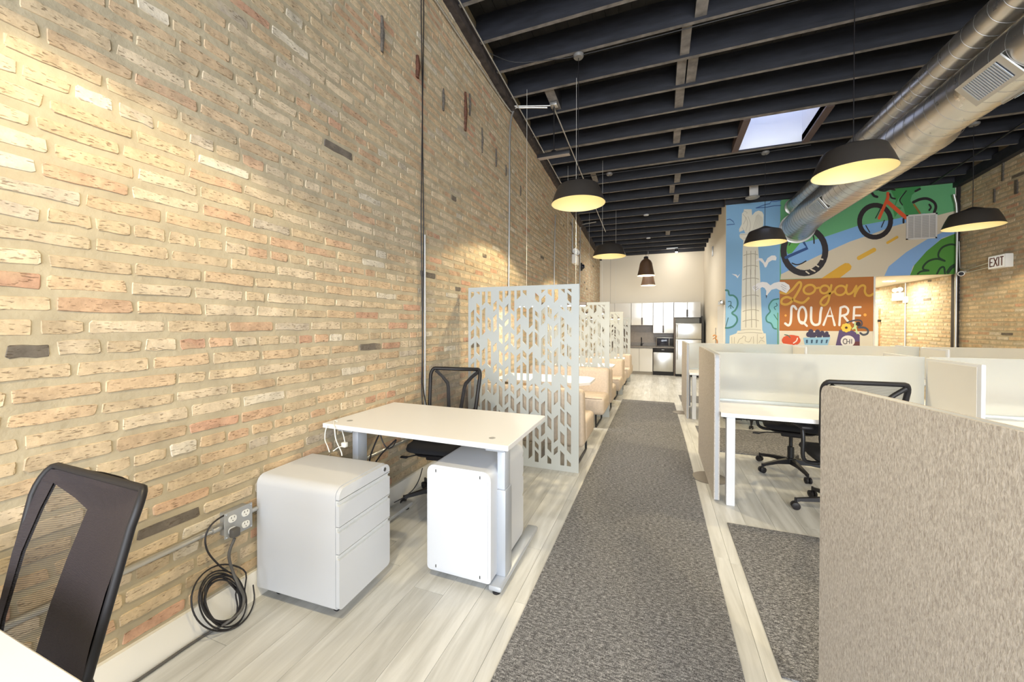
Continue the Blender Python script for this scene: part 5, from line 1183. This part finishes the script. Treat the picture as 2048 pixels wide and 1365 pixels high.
# exit sign on the right brick wall
a = at(1976, 514, X=XR-.10); b = at(2010, 535, X=XR-.10); t = empty('exit_sign', (XR, (a.y+b.y)/2, (a.z+at(1976, 540, X=XR-.10).z)/2)); tag(t, 'white box exit sign with dark EXIT lettering on the right brick wall', 'sign')
hw_ = abs(a.y-b.y)/2; hh = (a.z-at(1976, 540, X=XR-.10).z)/2
MB().rbox(-.10, 0, -hw_, hw_, -hh, hh, .008, 2).build('box', trim_white, t, smooth=30); MB().box(-.103, -.1, -hw_+.012, hw_-.012, -hh+.012, hh-.012).build('face', exit_face, t, smooth=0)
def letter(ch, u0, w2, h2, s=.02):
    B = {'E': [(0, 0, s, 1), (0, 0, 1, 's'), (0, .5, .85, 'm'), (0, 1, 1, 't')]}
    m_ = MB(); Y = lambda u: hw_-.0-u
    def bar(ua, va, ub, vb, th=s):
        A = Vector((ua, va)); Bq = Vector((ub, vb)); d = (Bq-A).normalized(); n_ = Vector((-d.y, d.x))*th/2
        poly = [A+n_, Bq+n_, Bq-n_, A-n_]; m_.prism([(p.x, p.y) for p in poly], lambda u, v, q: (-.1035-q, Y(u), v), .003)
    z0, z1 = -h2, h2; h = s/2
    if ch == 'E': bar(u0+h, z0, u0+h, z1); bar(u0, z1-h, u0+w2, z1-h); bar(u0, 0, u0+w2*.85, 0); bar(u0, z0+h, u0+w2, z0+h)
    if ch == 'X': bar(u0, z0, u0+w2, z1); bar(u0, z1, u0+w2, z0)
    if ch == 'I': bar(u0+w2/2, z0, u0+w2/2, z1)
    if ch == 'T': bar(u0+w2/2, z0, u0+w2/2, z1); bar(u0, z1-h, u0+w2, z1-h)
    m_.build('letter', exit_txt, t, smooth=0)
tw_ = 2*hw_; u = tw_*.12
for ch, w2 in (('E', .2), ('X', .22), ('I', .06), ('T', .2)): letter(ch, u, tw_*w2, hh*.68, tw_*.052); u += tw_*(w2+.045)
# emergency lights
def emergency(loc, side, label):
    t = empty('emergency_light', loc); t.scale = (1.4, 1.4, 1.4) if side > 0 else (1.2, 1.2, 1.2); tag(t, label, 'emergency light'); s = side
    MB().rbox(min(0, s*.07), max(0, s*.07), -.14, .14, -.10, .06, .01).build('box', trim_white, t, smooth=30)
    for yy in (-.08, .08):
        MB().tube([(s*.04, yy, .06), (s*.04, yy, .11)], .012, 8).build('neck', trim_white, t); hd = MB(); hd.tube([(s*.04, yy+.03, .125), (s*.06, yy-.04, .115)], .045, 16, rads=[.028, .048]); ho = hd.build('lamp_head', trim_white, t)
        MB().tube([(s*.06, yy-.041, .115), (s*.061, yy-.043, .115)], .04, 16).build('lens', outlet_w, ho)
    return t
p = at(1149, 518, X=XL+.03); emergency((XL, p.y, p.z), 1, 'white twin-head emergency light on the left brick wall near the kitchen')
p = at(1796, 592, X=XR-.04); emergency((XR, p.y, p.z), -1, 'white twin-head emergency light on the corridor brick wall')
p = at(1164, 534, X=XL+.05); t = empty('wall_camera', (XL, p.y, p.z)); tag(t, 'round black camera on the left brick wall below the emergency light', 'camera')
MB().tube([(0, 0, 0), (.06, 0, 0)], .10, 20, rads=[.12, .10]).build('housing', black_pl, t); MB().sphere((.06, 0, 0), .07, 14).build('dome', glass_dark, t)
p = at(1813, 600, X=XR); t = empty('junction_box', (XR, p.y, p.z)); tag(t, 'small white junction box with conduit on the corridor brick wall', 'junction box')
MB().rbox(-.04, 0, -.07, .07, -.07, .07, .008).build('box', trim_white, t, smooth=30); MB().rbox(-.046, -.04, -.035, .035, -.035, .035, .003).build('knockout', grey_metal, t)
MB().tube([(-.02, .0, .07), (-.02, .0, 2.395-p.z)], .014, 8).build('pipe', conduit_m, t); MB().tube([(-.02, 0, -.07), (-.02, 0, -1.9)], .014, 8).build('pipe', conduit_m, t)
# return-air grille on the mural
a = at(1812, 431, Y=YM); b = at(1873, 477, Y=YM); t = empty('wall_grille', ((a.x+b.x)/2, YM, (a.z+b.z)/2)); tag(t, 'square pale air grille set over the painted bicycle', 'vent'); gw, gh = (b.x-a.x)/2, (a.z-b.z)/2
T4 = [(-gw, gw, gh-.025, gh), (-gw, gw, -gh, -gh+.025), (-gw, -gw+.025, -gh, gh), (gw-.025, gw, -gh, gh)]
for x0, x1, z0_, z1_ in T4: MB().box(x0, x1, -.02, -.008, z0_, z1_).build('frame', grille_m, t, smooth=0)
for i in (1, 2, 3): MB().box(-gw+i*gw/2-.006, -gw+i*gw/2+.006, -.019, -.008, -gh, gh).build('mullion', grille_m, t, smooth=0)
MB().box(-gw, gw, -.009, -.007, -gh, gh).build('backing', mat('grille_backing', (.30, .29, .28), .7), t, smooth=0)
n = 26
for i in range(n): z = -gh+.03+(2*gh-.06)*i/(n-1); MB().box(-gw+.02, gw-.02, -.017, -.010, z-.004, z+.004).build('louvre', grille_m, t, smooth=0)

# ---- kitchen
cab_body = mat('cabinet_carcass', (.22, .20, .17), .6)
YK = 13.42; ZK = zf(YK)
def door_m(t, x0, x1, z0_, z1_, y, name='door', handle=None):
    d = MB().rbox(x0+.004, x1-.004, y-.02, y, z0_+.003, z1_-.003, .002, 1).build(name, cab_m, t, smooth=0)
    if handle: hx_, hz0, hz1 = handle; MB().rbox(hx_-.008, hx_+.008, y-.035, y-.018, hz0, hz1, .003).build('handle', mat('dark_bronze_pull', (.08, .06, .05), .4, .5) if 'dark_bronze_pull' not in bpy.data.materials else bpy.data.materials['dark_bronze_pull'], d)
def PX(x, y=YK): return at(x, 690, Y=y).x
def base_cab(x0, x1, label, doors):
    t = empty('base_cabinet', ((x0+x1)/2, YK+.3, ZK)); tag(t, label, 'cabinet', 'cream base cabinets'); o = t.location
    MB().box(x0-o.x, x1-o.x, -.28, .34, .1, .895).build('body', cab_body, t, smooth=0); MB().box(x0-o.x, x1-o.x, -.22, .34, 0, .1).build('toe_kick', mat('taupe_toe_kick', (.42, .38, .32), .5) if 'taupe_toe_kick' not in bpy.data.materials else bpy.data.materials['taupe_toe_kick'], t, smooth=0)
    n = doors; w_ = (x1-x0)/n
    for i in range(n): door_m(t, x0-o.x+i*w_, x0-o.x+(i+1)*w_, .10, .89, -.28)
xd0, xd1 = PX(1305.8), PX(1347.5)
xs_ = [XL+.01, -1.45, -.98, PX(1279.5), xd0-.004]
base_cab(xs_[0], xs_[2], 'cream base cabinet at the brick wall end of the kitchen run', 2)
base_cab(xs_[2]+.004, xs_[4], 'cream base cabinet beside the dishwasher', 2)
dw = empty('dishwasher', ((xd0+xd1)/2, YK+.3, ZK)); tag(dw, 'stainless dishwasher with black control strip between cabinet and fridge', 'dishwasher'); hw2 = (xd1-xd0)/2-.004
MB().box(-hw2, hw2, -.27, .3, .02, .895).build('body', black_pl, dw, smooth=0)
MB().rbox(-hw2+.01, hw2-.01, -.315, -.27, .13, .76, .008).build('door', steel, dw, smooth=30); MB().rbox(-hw2, hw2, -.31, -.27, .765, .89, .006).build('control_panel', black_pl, dw, smooth=30); MB().box(-hw2, hw2, -.26, -.25, .0, .12).build('toe_kick', black_pl, dw); MB().box(-.05, .03, -.312, -.309, .84, .855).build('badge_plate', white_metal, dw)
ct = MB(); ct.rbox(XL+.005, PX(1348.5), YK-.03, YB-.005, ZK+.90, ZK+.94, .004, 1); ct.box(XL+.005, PX(1348.5), YB-.03, YB-.002, ZK+.94, ZK+1.05); tag(ct.build('worktop', counter_m, smooth=0), 'grey stone kitchen worktop with low upstand', 'worktop')
MB().box(XL+.005, PX(1349, YB), YB-.008, YB, ZK+1.05, 1.75).build('backsplash', splash_m, wall_back, smooth=0)
# upper cabinets
def up_cab(xa, xb, ztop, zbot, n, label, yf=13.72, hnd=True, hside=None):
    x0, x1 = at(xa, 650, Y=yf).x if xa > 10 else xa, at(xb, 650, Y=yf).x; t = empty('wall_cabinet', ((x0+x1)/2, yf+.15, zbot)); tag(t, label, 'cabinet', 'cream wall cabinets'); h = ztop-zbot
    MB().box(x0+.001-t.location.x, x1-.001-t.location.x, -.13, YB-yf-.155, 0, h).build('body', cab_body, t, smooth=0); w_ = (x1-x0)/n
    for i in range(n):
        hh_ = None
        if hnd and n == 2: hh_ = ((x0+x1)/2-t.location.x+(-.014 if i == 0 else .014), .02, .26)
        door_m(t, x0-t.location.x+i*w_, x0-t.location.x+(i+1)*w_, 0, h, -.13, handle=hh_)
zt_ = at(1345, 605, Y=13.72).z
up_cab(XL+.01, 1262, zt_, at(1290, 651, Y=13.72).z, 2, 'cream wall cabinet furthest left, behind the patterned screens', hnd=False)
up_cab(1262.3, 1305.8, zt_, at(1290, 651, Y=13.72).z, 2, 'cream wall cabinet over the bare backsplash')
up_cab(1306.2, 1347.3, zt_, at(1330, 667, Y=13.72).z, 2, 'deeper-hanging cream wall cabinet above the microwave')
up_cab(1347.8, 1401.5, zt_, at(1370, 635.5, Y=13.72).z, 2, 'cream wall cabinet above the fridge')
# fridge
xa, xb = at(1351, 690, Y=YK-.12).x, at(1403, 690, Y=YK-.12).x; fr = empty('fridge', ((xa+xb)/2, YK+.22, ZK)); tag(fr, 'stainless top-freezer fridge at the right end of the kitchen', 'fridge'); fw2 = (xb-xa)/2; zfr = at(1375, 647, Y=YK-.12).z-ZK; zs_ = at(1375, 679, Y=YK-.12).z-ZK
MB().rbox(-fw2, fw2, -.28, .38, .03, zfr, .01).build('body', mat('dark_grey_fridge_side', (.06, .06, .065), .5), fr, smooth=30)
MB().rbox(-fw2, fw2, -.345, -.285, .08, zs_-.006, .012, 3).build('door', steel, fr, smooth=40); MB().rbox(-fw2, fw2, -.345, -.285, zs_+.006, zfr, .012, 3).build('freezer_door', steel, fr, smooth=40)
MB().box(-fw2, fw2, -.29, -.27, .0, .075).build('toe_grille', black_pl, fr)
for z0_, z1_ in ((.55, zs_-.05), (zs_+.05, zfr-.05)): MB().tube(smooth_pts([(-fw2+.05, -.345, z0_), (-fw2+.05, -.385, z0_+.03), (-fw2+.05, -.39, (z0_+z1_)/2), (-fw2+.05, -.385, z1_-.03), (-fw2+.05, -.345, z1_)], 4), .011, 8).build('handle', chrome, fr)
MB().box(fw2+.012, fw2+.035, YK-.05-fr.location.y-.0, YB-fr.location.y-.02, .05, 1.95).build('side_panel', mat('black_side_panel', (.03, .028, .026), .5), fr, smooth=0)
MB().box(PX(1347.9), PX(1350.2), YK-.02, YB-.02, ZK, at(1349, 636, Y=13.72).z).build('gable_panel', mat('brown_gable', (.14, .11, .09), .5), smooth=0); tag(bpy.data.objects['gable_panel'], 'narrow brown gable panel between dishwasher and fridge', 'panel')
# microwave
xa, xb = at(1313, 690, Y=YK+.1).x, at(1347, 690, Y=YK+.1).x; mw = empty('microwave', ((xa+xb)/2, YK+.28, ZK+.9405)); tag(mw, 'steel microwave with black glass door on the worktop', 'microwave'); w2 = (xb-xa)/2; mh = at(1330, 675.5, Y=YK+.1).z-(ZK+.94)
MB().rbox(-w2, w2, -.17, .17, .008, mh, .008).build('body', steel, mw, smooth=30); MB().rbox(-w2+.01, w2*.5, -.185, -.17, .03, mh-.02, .006).build('door', glass_dark, mw, smooth=30)
MB().rbox(w2*.52, w2-.01, -.18, -.17, .03, mh-.02, .004).build('control_panel', black_pl, mw, smooth=30); MB().tube([(w2*.47, -.20, .05), (w2*.47, -.20, mh-.05)], .008, 8).build('handle', chrome, mw)
for x in (-w2+.04, w2-.04): MB().cyl((x, 0, 0), .012, .01, 10).build('foot', black_pl, mw)
# tap and soap bottle
p = at(1283, 686, Y=YB-.25); t = empty('kitchen_tap', (p.x, YB-.2, ZK+.9405)); tag(t, 'dark kitchen tap standing against the backsplash', 'tap')
MB().tube(smooth_pts([(0, 0, 0), (0, 0, .22), (0, -.04, .28), (0, -.12, .27), (0, -.14, .20)], 5), .016, 10).build('spout', black_met, t, smooth=60); MB().lathe([(.035, 0), (.035, .02), (.026, .03), (.026, .09), (.001, .09)], n=16).build('base', black_met, t); MB().tube([(.02, 0, .06), (.07, -.01, .09)], .008, 8).build('lever', black_met, t)
# copper hook thing by the side wall: water fountain spout
p = at(1431, 680, X=XW-.25); t = empty('copper_figure', (p.x, p.y, p.z-.03)); t.scale = (.6, .6, .6); tag(t, 'small copper-coloured figure showing above the far desk screen', 'ornament')
MB().tube(smooth_pts([(-.09, 0, .18), (-.03, 0, .22), (.03, 0, .17), (.0, 0, .10), (.05, 0, .02), (.05, 0, -.15)], 5), .022, 10, rads=None).build('body', copper, t, smooth=60); MB().tube(smooth_pts([(.0, 0, .12), (-.06, 0, .10), (-.08, 0, .06)], 4), .012, 8).build('arm', copper, t)
MB().cyl((.03, 0, -.19), .08, .04, 16).build('base', copper, t); MB().rbox(-.12, .15, -.12, .12, (zf(11)-p.z+.03)/.6, -.19, .01).build('plinth', cream, t)
